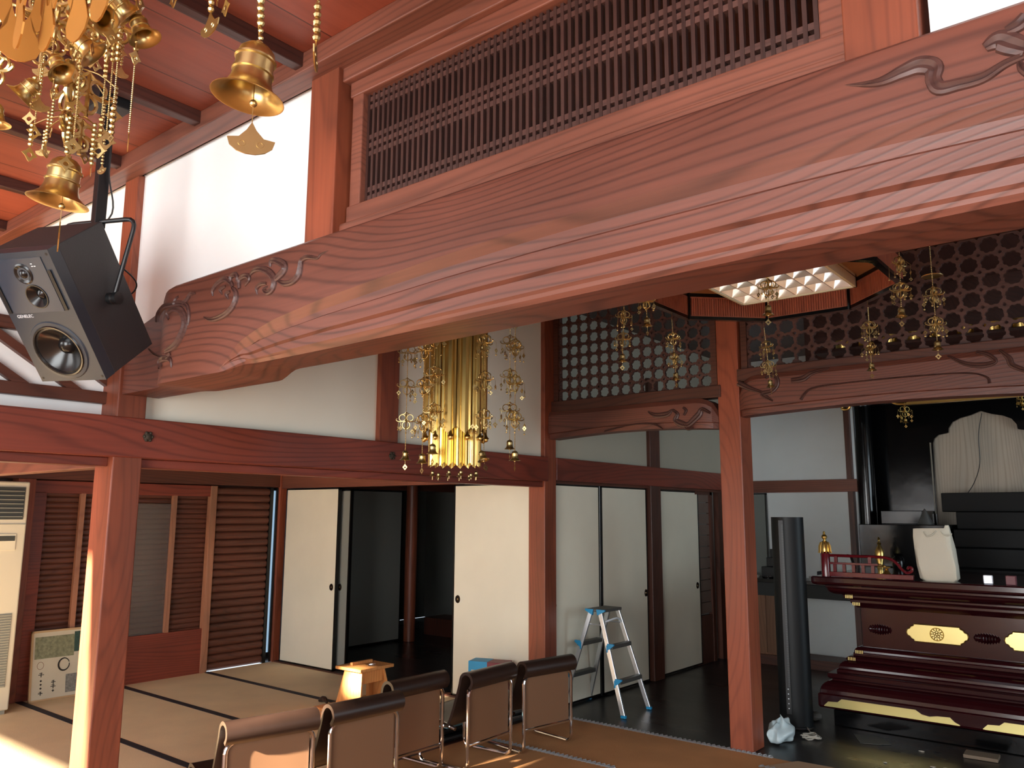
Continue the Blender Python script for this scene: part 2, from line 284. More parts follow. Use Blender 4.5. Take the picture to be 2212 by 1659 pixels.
# ceilings
st('ceiling', MB().box(-7.95, 3.3, -3.06, 1.86, ZC, ZC+0.05), wCeil, 'red board ceiling over the front bay')
st('ceiling', MB().box(-7.95, 3.3, 1.86, 9.7, ZC+0.02, ZC+0.07), wBat, 'dark board ceiling over the inner hall')
st('ceiling', MB().box(-7.7, -4.2, 1.99, 5.5, 2.32, 2.36), wBat, 'low dark ceiling over the side aisle')
st('ceiling', MB().box(-9.2, -4.2, 5.6, 9.3, 2.5, 2.54), wBat, 'dark ceiling of the unlit room')
for i in range(-4, 7): sbox('trim_4', wBat, -2.52+0.75*i-0.025, -2.52+0.75*i+0.025, -3.0, 1.78, ZC-0.06, ZC, 'dark ceiling batten')
# upper wall above the big beam (plane y = 1.89)
sbox('trim_5', wX, -7.8, 3.2, 1.76, 1.86, 3.29, ZC, 'cornice rail under the ceiling boards')
st('wall_inner_upper', MB().box(-4.0, -2.55, 1.885, 1.93, 2.5, 3.31), PLA, 'white plaster panel above the left end of the big beam')
st('wall_inner_upper', MB().box(-5.3, -4.18, 1.885, 1.93, 2.6, 3.31), PLA, 'white plaster panel left of the corner post')
st('wall_inner_upper', MB().box(-0.325, 1.3, 1.885, 1.93, 2.5, 3.31), PLA, 'white plaster panel right of the lattice transom')
sbox('post', wZ, -4.13, -3.99, 1.85, 1.95, 2.6, 3.3, 'slim post above the corner post')
sbox('post', wZ, -5.42, -5.28, 1.843, 1.95, 2.6, 3.3)
sbox('post', wZ, -2.53, -2.36, 1.83, 2.0, 2.5, 3.3, 'post left of the lattice transom')
sbox('post', wZ, -0.5, -0.34, 1.84, 2.0, 2.5, 3.3, 'post right of the lattice transom')
# big posts
sbox('post', wZ, -4.19, -4.0, 1.843, 1.99, 0, 2.599, 'sunlit square corner post on the left', bevel=0.006)
sbox('post', wZ, -4.2, -4.03, 5.40, 5.56, 0, 3.3, 'square post at the corner of the paper doors', bevel=0.006)
P3 = sbox('post', wZ, -2.525, -2.36, 5.5, 5.69, 0, 3.35, 'tall square post beside the tower', bevel=0.006)
sbox('post', wDk, -4.16, -4.03, 7.16, 7.36, 0, 2.95, 'dark post between the paper doors of the inner wall')
sbox('post', wZ, 1.18, 1.36, 1.84, 2.0, 0, 3.3); sbox('post', wZ, 1.18, 1.36, 5.5, 5.68, 0, 3.3)
# long beam along the aisle, with wall above
bm_ = MB().box(-4.18, -3.992, -2.6, 5.40, 1.845, 2.045)
st('beam', bm_, wY, 'long straight beam over the aisle opening', bevel=0.006)
sbox('beam', wY, -4.17, -4.022, 5.56, 9.0, 1.86, 2.05, 'straight beam over the inner paper doors')
sbox('trim_6', wY, -4.15, -4.05, 1.99, 5.4, 1.80, 1.845, 'grooved track under the long beam'); sbox('trim_6', wY, -4.15, -4.05, -2.6, 1.843, 1.80, 1.845)
sbox('trim_6', wDkY, -4.14, -4.05, 5.56, 9.0, 1.835, 1.86, 'dark track over the inner paper doors')
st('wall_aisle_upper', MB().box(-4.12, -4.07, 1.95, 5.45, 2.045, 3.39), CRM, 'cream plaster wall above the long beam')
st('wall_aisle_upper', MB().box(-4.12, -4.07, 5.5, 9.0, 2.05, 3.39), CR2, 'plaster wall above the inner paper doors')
sbox('post', wZ, -4.14, -4.03, 3.58, 3.745, 2.045, 3.38, 'short wall post above the long beam')
sbox('beam', wX, -7.7, -4.19, 1.86, 1.96, 1.80, 1.93, 'lintel running left from the corner post')
# braced plaster frieze left of the corner post
st('wall_frieze', MB().box(-4.2, -4.165, 0.3, 1.86, 2.045, 2.75), PLA, 'white panel behind diagonal braces')
sbox('trim_7', wDkY, -4.165, -4.12, 0.3, 1.86, 2.115, 2.175); sbox('trim_7', wDkY, -4.165, -4.12, 0.3, 1.86, 2.42, 2.48); sbox('trim_7', wDkY, -4.165, -4.12, 0.3, 1.86, 2.70, 2.76)
for y0, y1 in ((0.98, 1.50), (1.22, 1.74), (1.46, 1.98)):
    mb = MB().prism([(y0, 2.44), (y0+0.075, 2.44), (y1+0.03, 2.15), (y1-0.045, 2.15)], 0, -4.163, -4.13); st('trim_8', mb, wDkY, 'diagonal brace of the white frieze')
sbox('trim_9', wDk, -4.165, -4.115, 1.18, 1.22, 2.48, 2.76)
# left outer wall of the aisle
XW = -7.72
st('wall_left', MB().box(XW-0.2, XW-0.1, -3, 5.6, 0, 3.46), wDk, 'dark outer wall behind the shutters')
sbox('beam', wDkY, XW-0.1, XW+0.03, -3, 5.5, 1.86, 2.32, 'dark lintel over the shutters')
sbox('post', wZ, XW-0.1, XW+0.04, 5.40, 5.56, 0, 2.3); sbox('post', wZ, XW-0.1, XW+0.04, 2.76, 2.9, 0, 1.86)
def slats(y0, y1, z0, z1, n, x, r, m, name, label=None, parent=None):
    mb = MB(); h = (z1-z0)/n
    for i in range(n):
        zc = z0+h*(i+0.5); pr = [(x+r*math.cos(a), zc+h*0.49*math.sin(a)) for a in [(-PI/2+PI*k/6) for k in range(7)]]+[(x-0.01, zc+h*0.49), (x-0.01, zc-h*0.49)]
        mb.prism(pr, 1, y0, y1, True) if False else mb.add([(p[0], y, p[1]) for y in (y0, y1) for p in pr], [(k, k+1, 9+k+1, 9+k) for k in range(6)], True)
    mb.box(x-0.03, x-0.004, y0, y1, z0, z1)
    return mb
def struct_root(name, label, loc):
    o = bpy.data.objects.new(name, None); C.objects.link(o); o.location = loc; o['kind'] = 'structure'; o['label'] = label; return o
d = struct_root('door_1', 'large glazed door with pale upright bars and boarded foot', (XW, 3.75, 0))
def L(mb, o): return mb.xf(Matrix.Translation(-Vector(o.location)))
L(slats(2.9, 4.66, 0.0, 1.86, 38, XW-0.05, 0.010, None, ''), d).obj('slat_panel', wSlat, d)
mb = MB().box(XW-0.02, XW+0.03, 2.9, 4.62, 1.74, 1.85).box(XW-0.02, XW+0.03, 2.9, 3.0, 0, 1.75); L(mb, d).obj('door_frame', wY, d, 0.003)
L(MB().box(XW-0.02, XW+0.025, 3.0, 4.57, 0.0, 0.43), d).obj('kick_board', wY, d, 0.003)
for y in (3.31, 4.19): L(MB().box(XW-0.01, XW+0.03, y-0.022, y+0.022, 0.43, 1.745), d).obj('upright_bar', wPale, d, 0.002)
L(MB().box(XW-0.02, XW+0.045, 4.565, 4.635, 0, 1.85), d).obj('door_stile', wPale, d, 0.003)
L(MB().box(XW-0.004, XW, 3.62, 4.17, 0.43, 1.66), d).obj('glass_pane', GLASSY, d)
d = struct_root('door_2', 'shutter door of rounded horizontal slats', (XW, 4.98, 0))
L(slats(4.66, 5.29, 0.0, 1.84, 24, XW-0.02, 0.032, None, ''), d).obj('slat_panel', wSlat, d)
L(MB().box(XW-0.05, XW+0.02, 5.29, 5.33, 0, 1.85), d).obj('door_stile', BLK, d)
st('window_1', MB().box(XW-0.03, XW-0.01, 5.335, 5.375, 0.1, 1.82), mat('daylight_gap', (150, 180, 210), 0.5, emis=((170, 205, 235), 0.5)), 'narrow strip of daylight beside the shutter')
sbox('trim_10', BLK, XW-0.05, XW+0.01, 5.375, 5.41, 0, 1.85)
# sliding paper doors
def fusuma(n, axis, a0, a1, c, z1, label, hx=None, side=1, m=None, z0=0.012):
    """axis 0: panel runs along x at y=c facing -y; axis 1: runs along y at x=c facing +x"""
    w = a1-a0
    d = struct_root('door_%d' % n, label, ((a0+a1)/2, c, 0) if axis == 0 else (c, (a0+a1)/2, 0))
    if axis == 1: d.rotation_euler = (0, 0, PI/2)
    e = 0.014; t = 0.014
    MB().box(-w/2+e, w/2-e, -t, t, z0+e, z1-e).obj('paper_panel', m or FUS, d)
    fr = MB()
    for x0, x1, zz0, zz1 in ((-w/2, -w/2+e, z0, z1), (w/2-e, w/2, z0, z1), (-w/2, w/2, z0, z0+e), (-w/2, w/2, z1-e, z1)): fr.box(x0, x1, -t-0.004, t+0.004, zz0, zz1)
    fr.obj('door_edge', BLK, d)
    if hx is not None:
        x = hx-w/2; M = Matrix.Translation((x, -t-0.001, 0.83)) @ Matrix.Rotation(PI/2, 4, 'X') @ Matrix.Diagonal((1, 1.25, 1, 1))
        h = MB().lathe([(0.0005, 0.001), (0.016, 0.001), (0.02, 0.006), (0.026, 0.006), (0.028, 0.0)], n=20, M=M).obj('door_handle', mat('dark_bronze', (44, 32, 26), 0.35, 0.7), d)
        MB().lathe([(0.0005, 0.004), (0.006, 0.004), (0.008, 0.0)], n=10, M=M).obj('handle_boss', BRS, h)
    return d
fusuma(3, 0, -7.62, -6.72, 5.46, 1.84, 'cream paper door at the left of the dark opening', hx=0.83)
fusuma(4, 0, -5.09, -4.2, 5.46, 1.84, 'cream paper door right of the dark opening', hx=0.06)
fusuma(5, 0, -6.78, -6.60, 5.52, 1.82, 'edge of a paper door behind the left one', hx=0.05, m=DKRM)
fusuma(6, 1, 5.57, 6.30, -4.10, 1.835, 'cream paper door behind the stepladder, nearest the corner post', hx=0.03)
fusuma(7, 1, 6.31, 7.13, -4.085, 1.835, 'cream paper door behind the stepladder with handle at right', hx=0.78)
fusuma(8, 1, 7.38, 8.27, -4.09, 1.83, 'greenish cream paper door standing half open before the slatted door', hx=0.82)
sbox('beam', wX, -7.7, -4.2, 5.42, 5.54, 1.845, 2.0, 'lintel over the dark opening'); st('wall_aisle_end', MB().box(-7.7, -4.2, 5.44, 5.5, 2.0, 3.4), CRM)
sbox('trim_10', BLK, -4.14, -4.07, 6.288, 6.325, 0.0, 1.84, 'black stile between two paper doors')
# slatted door at far end of inner wall
d = struct_root('door_9', 'narrow brown door of pale cross boards beyond the paper doors', (-4.1, 8.5, 0))
mb = MB()
for i in range(11): mb.box(-4.12, -4.09, 8.26, 8.56, 0.52+i*0.12, 0.52+i*0.12+0.112)
L(mb, d).obj('board_panel', mat('greyish_board', (110, 92, 82), 0.6, var=0.1), d)
L(MB().box(-4.12, -4.07, 8.56, 8.62, 0, 1.83).box(-4.12, -4.07, 8.2, 8.62, 1.80, 1.84).box(-4.12, -4.08, 8.2, 8.56, 0.0, 0.5).box(-4.13, -4.06, 8.75, 8.95, 0, 1.84), d).obj('door_frame', wDk, d)
st('wall_inner_left', MB().box(-4.16, -4.12, 8.2, 9.3, 0, 2.05), DKRM)
# back wall of the inner hall
YB = 9.2
st('wall_back', MB().box(-4.1, -2.62, YB, YB+0.08, 1.9, 3.45), GPL, 'white plaster upper wall at the back')
st('wall_back', MB().box(-4.1, -2.62, YB+0.02, YB+0.08, 0, 1.9), GPL, 'white plaster lower wall at the back')
sbox('beam', wX, -4.1, -2.62, YB-0.06, YB+0.04, 1.835, 1.97, 'brown rail across the back wall')
fusuma(10, 0, -4.08, -3.66, YB-0.02, 1.83, 'dim grey panel at the left of the back wall', m=mat('dim_grey_panel', (120, 126, 122), 0.8))
sbox('trim_11', wDk, -2.74, -2.68, YB-0.06, YB+0.02, 0, 3.4, 'slim dark stile beside the black lacquer pillar')
# unlit room behind the aisle doors
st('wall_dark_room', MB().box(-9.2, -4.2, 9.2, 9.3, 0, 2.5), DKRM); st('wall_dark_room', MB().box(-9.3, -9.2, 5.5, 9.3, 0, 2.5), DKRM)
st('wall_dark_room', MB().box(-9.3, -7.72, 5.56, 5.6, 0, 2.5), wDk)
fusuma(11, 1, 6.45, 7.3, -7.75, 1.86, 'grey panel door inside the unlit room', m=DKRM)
mb = MB().lathe([(0.07, 0), (0.075, 1.0), (0.07, 2.5)], (-7.62, 7.36, 0), 20); st('post', mb, wZ, 'round polished post inside the unlit room')
sbox('trim_12', wDk, -7.9, -5.6, 7.9, 8.3, 0.0, 0.22, 'raised dark alcove step in the unlit room')
fusuma(12, 0, -7.9, -6.75, 8.6, 2.0, 'brown wall panel of the alcove in the unlit room', m=mat('brown_panel', (96, 84, 70), 0.8), z0=0.22)
sbox('post', wZ, -6.75, -6.66, 8.5, 8.6, 0, 2.4); fusuma(13, 0, -6.65, -5.8, 8.62, 2.0, 'grey panel right of the alcove in the unlit room', m=DKRM, z0=0.22)
sbox('beam', wDkY, -7.85, -7.7, 5.6, 8.6, 1.87, 2.0)
# enclosing walls behind and beside the camera; front gaps shaped to aim sun
MSK = mat('sun_mask_paper', (226, 222, 210), 0.8)
mb = MB()
for x0, x1, z0, z1 in ((-9.4, -7.3, 0, 3.45), (-7.3, -5.7, 2.04, 3.4), (-5.75, -5.5, 0, 3.02), (-5.75, -5.5, 3.2, 3.4), (-7.3, -7.2, 0, 3.4), (-5.5, -4.46, 0, 3.4), (-4.46, -4.17, 3.21, 3.4), (-4.46, -4.17, 0, 1.3), (-4.17, -3.84, 0, 3.4), (-3.84, -3.72, 2.82, 3.4), (-3.72, -3.6, 0, 3.4), (-3.84, -3.72, 0, 1.9), (-3.6, 3.3, 0, 3.4)):
    mb.box(x0, x1, -3.06, -3.0, z0, z1)
st('wall_front_sun_mask', mb, MSK, 'unseen front wall with gaps shaped to aim the sun')
st('wall_right', MB().box(3.2, 3.3, -3, -2, 0, 3.45).box(3.2, 3.3, -2, 0.8, 2.75, 3.45).box(3.2, 3.3, 0.8, 5.5, 0, 3.45).box(3.2, 3.3, 8.3, 9.7, 0, 3.45).box(3.2, 3.3, 5.5, 8.3, 2.6, 3.45), PLA)  # rear opening placed to suit the added inner hall lamp
st('wall_back_right', MB().box(-2.4, 3.2, 9.6, 9.7, 0, 3.45), LAC)
# ------------------------------------------------------------------ the big rainbow beam
def sm(a, b, x): t = min(1, max(0, (x-a)/(b-a))); return t*t*(3-2*t)
def ipl(x, tab):
    for (a, p), (b, q) in zip(tab, tab[1:]):
        if x <= b: return p+(q-p)*max(0, (x-a)/(b-a))
    return tab[-1][1]
EY = [(-2.96, 2.160), (-2.90, 2.20), (-2.84, 2.25), (-2.72, 2.285), (-2.6, 2.31), (-2.32, 2.342), (-1.84, 2.375), (-1.29, 2.40), (-0.5, 2.405), (0.6, 2.36), (1.0, 2.15)]
def beam_section(x):
    e = ipl(x, EY); d = sm(-2.97, -2.80, x)*(1-sm(0.9, 1.05, x))     # depth of the carved eyebrow
    nose = sm(-3.62, -3.42, x)                                        # the sleeve at the post end is thinner
    yf = 1.862-(1.862-1.765)*math.sqrt(nose)
    zt = ipl(x, [(-4.0, 2.47), (-3.72, 2.53), (-3.6, 2.565), (-3.4, 2.588), (-2.4, 2.59), (1.4, 2.60)])
    zb = 2.155-0.012*nose + 0.030*sm(-2.96, -2.84, x) + 0.03*sm(-2.8, 0, x)
    e = max(e, zb+0.004); H = e-zb
    p = [(2.05, zt), (yf+0.02, zt), (yf+0.006, zt-0.012), (yf, zt-0.04), (yf, e+0.001),
         (yf+0.022*d, e-0.030*d-0.0005), (yf+0.026*d, e-0.30*H*d-0.001), (yf+0.020*d, e-0.33*H*d-0.0015), (yf+0.024*d, e-0.60*H*d-0.002),
         (yf+0.040*d, e-0.64*H*d-0.0025), (yf+0.044*d, e-0.83*H*d-0.003), (yf+0.052*d, e-0.87*H*d-0.0035), (yf+0.056*d, zb+0.012*d), (yf+0.066*d+0.002, zb),
         (yf+0.15, zb+0.001), (yf+0.153, zb+0.010*d), (2.05, zb+0.010*d)]
    return p
xs = [-4.0, -3.8, -3.66, -3.6, -3.56, -3.52, -3.48, -3.44, -3.40, -3.2]+[-3.0+0.03*i for i in range(26)]+[-2.2+0.2*i for i in range(15)]+[0.7, 0.8, 0.9, 1.0, 1.1, 1.2]
xs = sorted(set(round(x, 3) for x in xs)); mb = MB(); secs = [beam_section(x) for x in xs]; k = len(secs[0])
vs = [(x, y, z) for x, s_ in zip(xs, secs) for y, z in s_]
mb.add(vs, [(i*k+j, i*k+(j+1) % k, (i+1)*k+(j+1) % k, (i+1)*k+j) for i in range(len(xs)-1) for j in range(k)], True)
mb.add(vs[:k], [tuple(range(k))[::-1]]); mb.add(vs[-k:], [tuple(range(k))])
BB = st('beam', mb, wBeam, 'huge cambered red beam with carved wave scrolls crossing the hall')
BB.data.set_sharp_from_angle(angle=math.radians(20))
mb = MB()
for i, r in enumerate(BIGC): ribbon(mb, [(x, z, w*(1.5 if i < 16 else 1.0)) for x, z, w in r], 1.767, 0.012)
L(mb, BB).obj('scroll_carving', wCarve, BB)
mb = MB().prism([(-3.99, 2.3), (-3.62, 2.18), (-3.62, 2.12), (-3.99, 2.10)], 1, 1.87, 1.95); 
# ------------------------------------------------------------------ lattice transom above it
T = struct_root('lattice_transom', 'long wooden transom of close upright rods above the big beam', (-1.43, 1.93, 2.6))
T['kind'] = 'structure'
fr = MB().box(-2.36, -0.5, 1.86, 1.99, 2.58, 2.66).box(-2.34, -0.5, 1.875, 1.985, 2.66, 2.728).box(-2.36, -0.5, 1.85, 1.99, 3.235, 3.31).box(-2.34, -0.5, 1.875, 1.985, 3.172, 3.235).box(-2.33, -2.27, 1.88, 1.985, 2.72, 3.18).box(-0.565, -0.49, 1.88, 1.985, 2.72, 3.18)
L(fr, T).obj('transom_frame', wX, T, 0.005)
n = 62
rod = MB().box(-0.006, 0.006, -0.008, 0.008, 0, 0.45); r0 = None
for i in range(n):
    x = -2.262+(-0.578+2.262)*i/(n-1)
    if r0 is None: r0 = rod.obj('upright_rod', wLat, T); r0.location = (x+1.43, -0.018, 0.125)
    else: o = r0.copy(); C.objects.link(o); o.parent = T; o.location = (x+1.43, -0.018, 0.125)
for z in (2.752, 2.785, 2.93, 2.963, 2.996, 3.12, 3.152):
    L(MB().box(-2.28, -0.56, 1.906, 1.934, z-0.0095, z+0.0095), T).obj('cross_rod', wLatX, T)
# ------------------------------------------------------------------ carved lintels and flower lattices before the altar (y = 5.45)
def small_beam(x0, x1, yf, top, bot, label, ends):
    mb = MB(); n = 40; vs = []
    for i in range(n+1):
        x = x0+(x1-x0)*i/n; s_ = min(1, (x-x0)/0.16 if ends[0] else 1); t = min(1, (x1-x)/0.16 if ends[1] else 1)
        rr = max(0, 1-(1-s_)**2)**0.5 * max(0, 1-(1-t)**2)**0.5; cam_ = 0.03*math.sin(PI*(x-x0)/(x1-x0))
        y = yf+0.05*(1-rr); zt = top-0.11*(1-rr); zb = bot+cam_
        for p in ((yf+0.16, zt), (y+0.02, zt), (y, zt-0.035), (y, zb+0.045), (y+0.02, zb+0.04), (y+0.022, zb), (yf+0.16, zb)): vs.append((x, p[0], p[1]))
    mb.add(vs, [(i*7+j, i*7+(j+1) % 7, (i+1)*7+(j+1) % 7, (i+1)*7+j) for i in range(n) for j in range(7)], True)
    mb.add(vs[:7], [tuple(range(7))[::-1]]); mb.add(vs[-7:], [tuple(range(7))])
    o = st('beam', mb, wBeam, label); o.data.set_sharp_from_angle(angle=math.radians(25)); return o
SB1 = small_beam(-4.03, -2.525, 5.45, 2.43, 2.20, 'short carved red lintel over the inner doorway', (0, 1))
SB2 = small_beam(-2.36, -0.36, 5.45, 2.56, 2.275, 'carved red lintel before the altar', (1, 1))
a, b = MB(), MB()
for i, r in enumerate(SMC): ribbon(b if i in (4, 5, 6, 7, 8, 9) else a, [(x, z, w*1.25) for x, z, w in r], 5.452, 0.012)
L(a, SB1).obj('scroll_carving', wCarve, SB1); L(b, SB2).obj('scroll_carving', wCarve, SB2)
sbox('trim_13', wDkX, -4.03, -2.5, 5.49, 5.6, 2.43, 2.52, 'rail under the left flower lattice'); sbox('trim_13', wDkX, -2.37, -0.3, 5.49, 5.6, 2.53, 2.62, 'rail under the right flower lattice')
sbox('post', wZ, -0.4, -0.24, 5.5, 5.68, 0, 3.35)
def flower_lattice(x0, x1, z0, z1, y, c, label):
    """perforated panel: one notched round hole per cell, in a frame"""
    nx = round((x1-x0)/c); nz = round((z1-z0)/c); cx = (x1-x0)/nx; cz = (z1-z0)/nz; mb = MB(); t = 0.012
    T = struct_root('flower_lattice', label, ((x0+x1)/2, y, z0))
    K = 24
    for i in range(nx):
        for j in range(nz):
            ox, oz = x0+cx*(i+0.5), z0+cz*(j+0.5); hole = []; edge = []
            for k in range(K):
                a = 2*PI*k/K+PI/K; r = 0.455 if k % 3 else 0.395
                hole.append((ox+cx*r*math.cos(a), oz+cz*r*math.sin(a))); m_ = max(abs(math.cos(a)), abs(math.sin(a))); edge.append((ox+cx*0.5*math.cos(a)/m_, oz+cz*0.5*math.sin(a)/m_))
            vs = [(p[0], yy, p[1]) for yy in (y-t, y+t) for p in hole+edge]
            fs = []
            for k in range(K):
                l = (k+1) % K
                fs += [(k, l, K+l, K+k), (2*K+k, 3*K+k, 3*K+l, 2*K+l), (k, 2*K+k, 2*K+l, l)]
            mb.add(vs, fs)
    L(mb, T).obj('pierced_panel', wLatX, T)
    fr = MB().box(x0-0.04, x1+0.04, y-0.03, y+0.04, z1, z1+0.05).box(x0-0.045, x0, y-0.03, y+0.04, z0-0.02, z1).box(x1, x1+0.045, y-0.03, y+0.04, z0-0.02, z1)
    L(fr, T).obj('lattice_frame', wDkX, T); return T
flower_lattice(-3.98, -2.58, 2.52, 3.28, 5.55, 0.1, 'flower pierced lattice between corner post and tall post')
flower_lattice(-2.3, -0.45, 2.62, 3.28, 5.55, 0.115, 'flower pierced lattice above the lintel before the altar')
sbox('trim_14', wBat, -2.1, -0.3, 6.36, 6.56, 2.835, 2.859, 'dark ledge behind the right flower lattice')
st('wall_inner_screen', MB().box(-2.35, 3.2, 6.9, 6.95, 2.68, 3.4), wBat)

for y, z in ((2.005, 1.955), (3.66, 1.955)):
    M = Matrix.Translation((-3.992, y, z)) @ Matrix.Rotation(PI/2, 4, 'Y'); mb = MB().lathe([(0.026, 0), (0.024, 0.006), (0.014, 0.012), (0.0005, 0.014)], n=7, M=M)
    for k in range(6): a = 2*PI*k/6; mb.ball((-3.988, y+0.02*math.cos(a), z+0.02*math.sin(a)), 0.009, 8, 5)
    o = mb.obj('nail_cover', mat('tarnished_iron', (70, 62, 52), 0.6, 0.6)); tag(o, 'tarnished flower shaped nail cover on the long beam, %s' % ('near the sunlit post' if y < 3 else 'beside the gold ornament strings'), 'nail cover')
# ================================================================== THINGS
def Lc(mb, loc): return mb.xf(Matrix.Translation(-Vector(loc)))
# ---- loudspeaker on its ceiling bracket
SPM = Matrix.Translation((-3.449, 1.369, 2.43)) @ (Matrix.Rotation(0.393, 4, 'Z') @ Matrix.Rotation(0.681, 4, 'X') @ Matrix.Rotation(0.0193, 4, 'Y'))
w, dd, h = 0.3235, 0.3154, 0.56
sp = thing('loudspeaker', 'large black three way loudspeaker tilted down from the ceiling', 'loudspeaker'); sp.matrix_world = SPM
MB().box(-w/2, w/2, -dd/2+0.055, dd/2, -h/2, h/2).obj('cabinet', SPK, sp, 0.003)
def hole_tile(mb, x0, x1, z0, z1, cx, cz, r, y0, y1, K=48):
    hole, edge = [], []
    for k in range(K):
        a = 2*PI*k/K; c_, s_ = math.cos(a), math.sin(a); hole.append((cx+r*c_, cz+r*s_))
        t = min(((x1-cx)/c_ if c_ > 1e-9 else (x0-cx)/c_ if c_ < -1e-9 else 9), ((z1-cz)/s_ if s_ > 1e-9 else (z0-cz)/s_ if s_ < -1e-9 else 9)); edge.append((cx+t*c_, cz+t*s_))
    for X_, Z_ in ((x0, z0), (x1, z0), (x1, z1), (x0, z1)):
        k = min(range(K), key=lambda i: (edge[i][0]-X_)**2+(edge[i][1]-Z_)**2); edge[k] = (X_, Z_)
    vs = [(p[0], y, p[1]) for y in (y0, y1) for p in hole+edge]
    mb.add(vs, [f for k in range(K) for l in [(k+1) % K] for f in ((k, l, K+l, K+k), (2*K+k, 3*K+k, 3*K+l, 2*K+l), (k, 2*K+k, 2*K+l, l), (K+k, K+l, 3*K+l, 3*K+k))])
bf = MB(); Z1 = h*0.01; Z2 = h*0.29
hole_tile(bf, -w/2, w/2, -h/2, Z1, 0, -h*0.25, 0.108, -dd/2, -dd/2+0.055); hole_tile(bf, -w/2, w/2, Z1, Z2, 0.02, h*0.175, 0.047, -dd/2, -dd/2+0.055, 32)
bf.box(-w/2, w/2, -dd/2, -dd/2+0.055, Z2, h/2); BFO = bf.obj('front_baffle', SPF, sp, 0)
yf = -dd/2
def disc_front(prof, x, z, name, m, parent=BFO, n=36, sq=1.0):
    M = Matrix.Translation((x, yf, z)) @ Matrix.Rotation(PI/2, 4, 'X') @ Matrix.Diagonal((1, sq, 1, 1))
    return MB().lathe(prof, n=n, M=M).obj(name, m, parent)
WZ, WX = -h*0.25, 0.0; WR = 0.915
w_ = disc_front([(r*WR, z) for r, z in ((0.142, 0.0005), (0.138, 0.005), (0.124, 0.006), (0.119, 0.001))], WX, WZ, 'woofer_surround_plate', SPF)
w_ = disc_front([(r*WR, z) for r, z in ((0.124, 0.006), (0.12, 0.011), (0.114, 0.010), (0.110, 0.003), (0.104, 0.004), (0.098, -0.002), (0.070, -0.026), (0.040, -0.043), (0.038, -0.040), (0.030, -0.028), (0.016, -0.020), (0.0005, -0.018))], WX, WZ, 'woofer_cone', CONE)
wg = MB(); hole_tile(wg, -w*0.40, w*0.36, h*0.055, h*0.29, 0.02, h*0.175, 0.047, yf-0.003, yf+0.002, 32); wg.box(-w*0.40, w*0.36, yf-0.003, yf+0.002, h*0.29, h*0.455).obj('waveguide_panel', mat('smooth_graphite', (48, 57, 70), 0.25), BFO)
disc_front([(0.050, 0.003), (0.049, 0.006), (0.045, 0.006), (0.041, 0.002), (0.019, -0.020), (0.0175, -0.015), (0.008, -0.009), (0.0005, -0.007)], 0.02, h*0.175, 'midrange_cone', CONE)
disc_front([(0.042, 0.0042), (0.036, 0.0075), (0.026, 0.003), (0.02, 0.0), (0.016, 0.007), (0.009, 0.012), (0.0005, 0.014)], 0.005, h*0.345, 'tweeter_dome', CONE)
for x in (-w*0.445, w*0.40): MB().box(x-0.008, x+0.008, yf-0.0052, yf-0.003, h*0.06, h*0.36).obj('bass_port_slot', RUB, BFO, 0.003)
for x, z in ((w*0.46, h*0.47), (w*0.46, -h*0.47), (-w*0.46, -h*0.47)): disc_front([(0.006, 0.0008), (0.0005, 0.0012)], x, z, 'corner_screw', RUB, n=10)
def text(s, size, loc, rot, m, name, parent=None, ext=0.0004):
    cu = bpy.data.curves.new(name, 'FONT'); cu.body = s; cu.size = size; cu.align_x = 'CENTER'; cu.align_y = 'CENTER'; cu.extrude = ext; cu.materials.append(m)
    tmp = bpy.data.objects.new(name, cu); C.objects.link(tmp); bpy.context.view_layer.update(); me = bpy.data.meshes.new_from_object(tmp); bpy.data.objects.remove(tmp); me.materials.clear(); me.materials.append(m)
    o = bpy.data.objects.new(name, me); C.objects.link(o); o.parent = parent; o.location = loc; o.rotation_euler = rot; return o
text('GENELEC', 0.019, (-0.085, yf-0.0008, h*0.030), (PI/2, 0, 0), WHT, 'maker_lettering', BFO)
for k in range(3): MB().box(0.06+0.012*(k % 2), 0.068+0.012*(k % 2), yf-0.0050, yf-0.0042, h*(0.41-0.018*(k//2+k % 2)), h*(0.416-0.018*(k//2+k % 2))).obj('indicator_mark', WHT, BFO)
# bracket: bail, pivot knobs, pole, top plate
br = thing('speaker_bracket', 'black steel bail and pole that hold the loudspeaker under the ceiling', 'bracket', (-3.30, 1.30, ZC-0.06))
def S(p): return SPM @ Vector(p)
a_ = S((w/2+0.022, 0.03, -0.005)); b_ = S((-w/2-0.022, 0.03, -0.005))
PT = Vector((-3.375, 1.42, 2.775)); dirx = (a_-b_).normalized()
pa = PT+dirx*(w/2+0.022); pb = PT-dirx*(w/2+0.022)
def corner(p, q, r, rad=0.05):
    u = (p-q).normalized(); v = (r-q).normalized(); return [q+u*rad*(1-t)**2+v*rad*t*t for t in (0, 0.25, 0.5, 0.75, 1)]
bail = [a_]+corner(a_, pa, PT)+[PT]+corner(PT, pb, b_)+[b_]
Lc(MB().tube(bail, 0.0095, 10), br.location).obj('bail', BLKP, br)
k0 = MB()
for e, s_ in ((a_, 1), (b_, -1)):
    M = Matrix.Translation(e) @ dirx.to_track_quat('Z', 'Y').to_matrix().to_4x4() @ Matrix.Diagonal((1, 1, s_, 1))
    k0 = MB().lathe([(0.0005, -0.022), (0.024, -0.022), (0.024, -0.004), (0.019, 0.0), (0.019, 0.012), (0.026, 0.014), (0.026, 0.026), (0.0005, 0.028)], n=14, M=M)
    Lc(k0, br.location).obj('pivot_knob', BLKP, br)
Lc(MB().box(-3.39-0.022, -3.39+0.022, 1.42-0.022, 1.42+0.022, 2.75, 3.28), br.location).obj('pole', BLKP, br, 0.003)
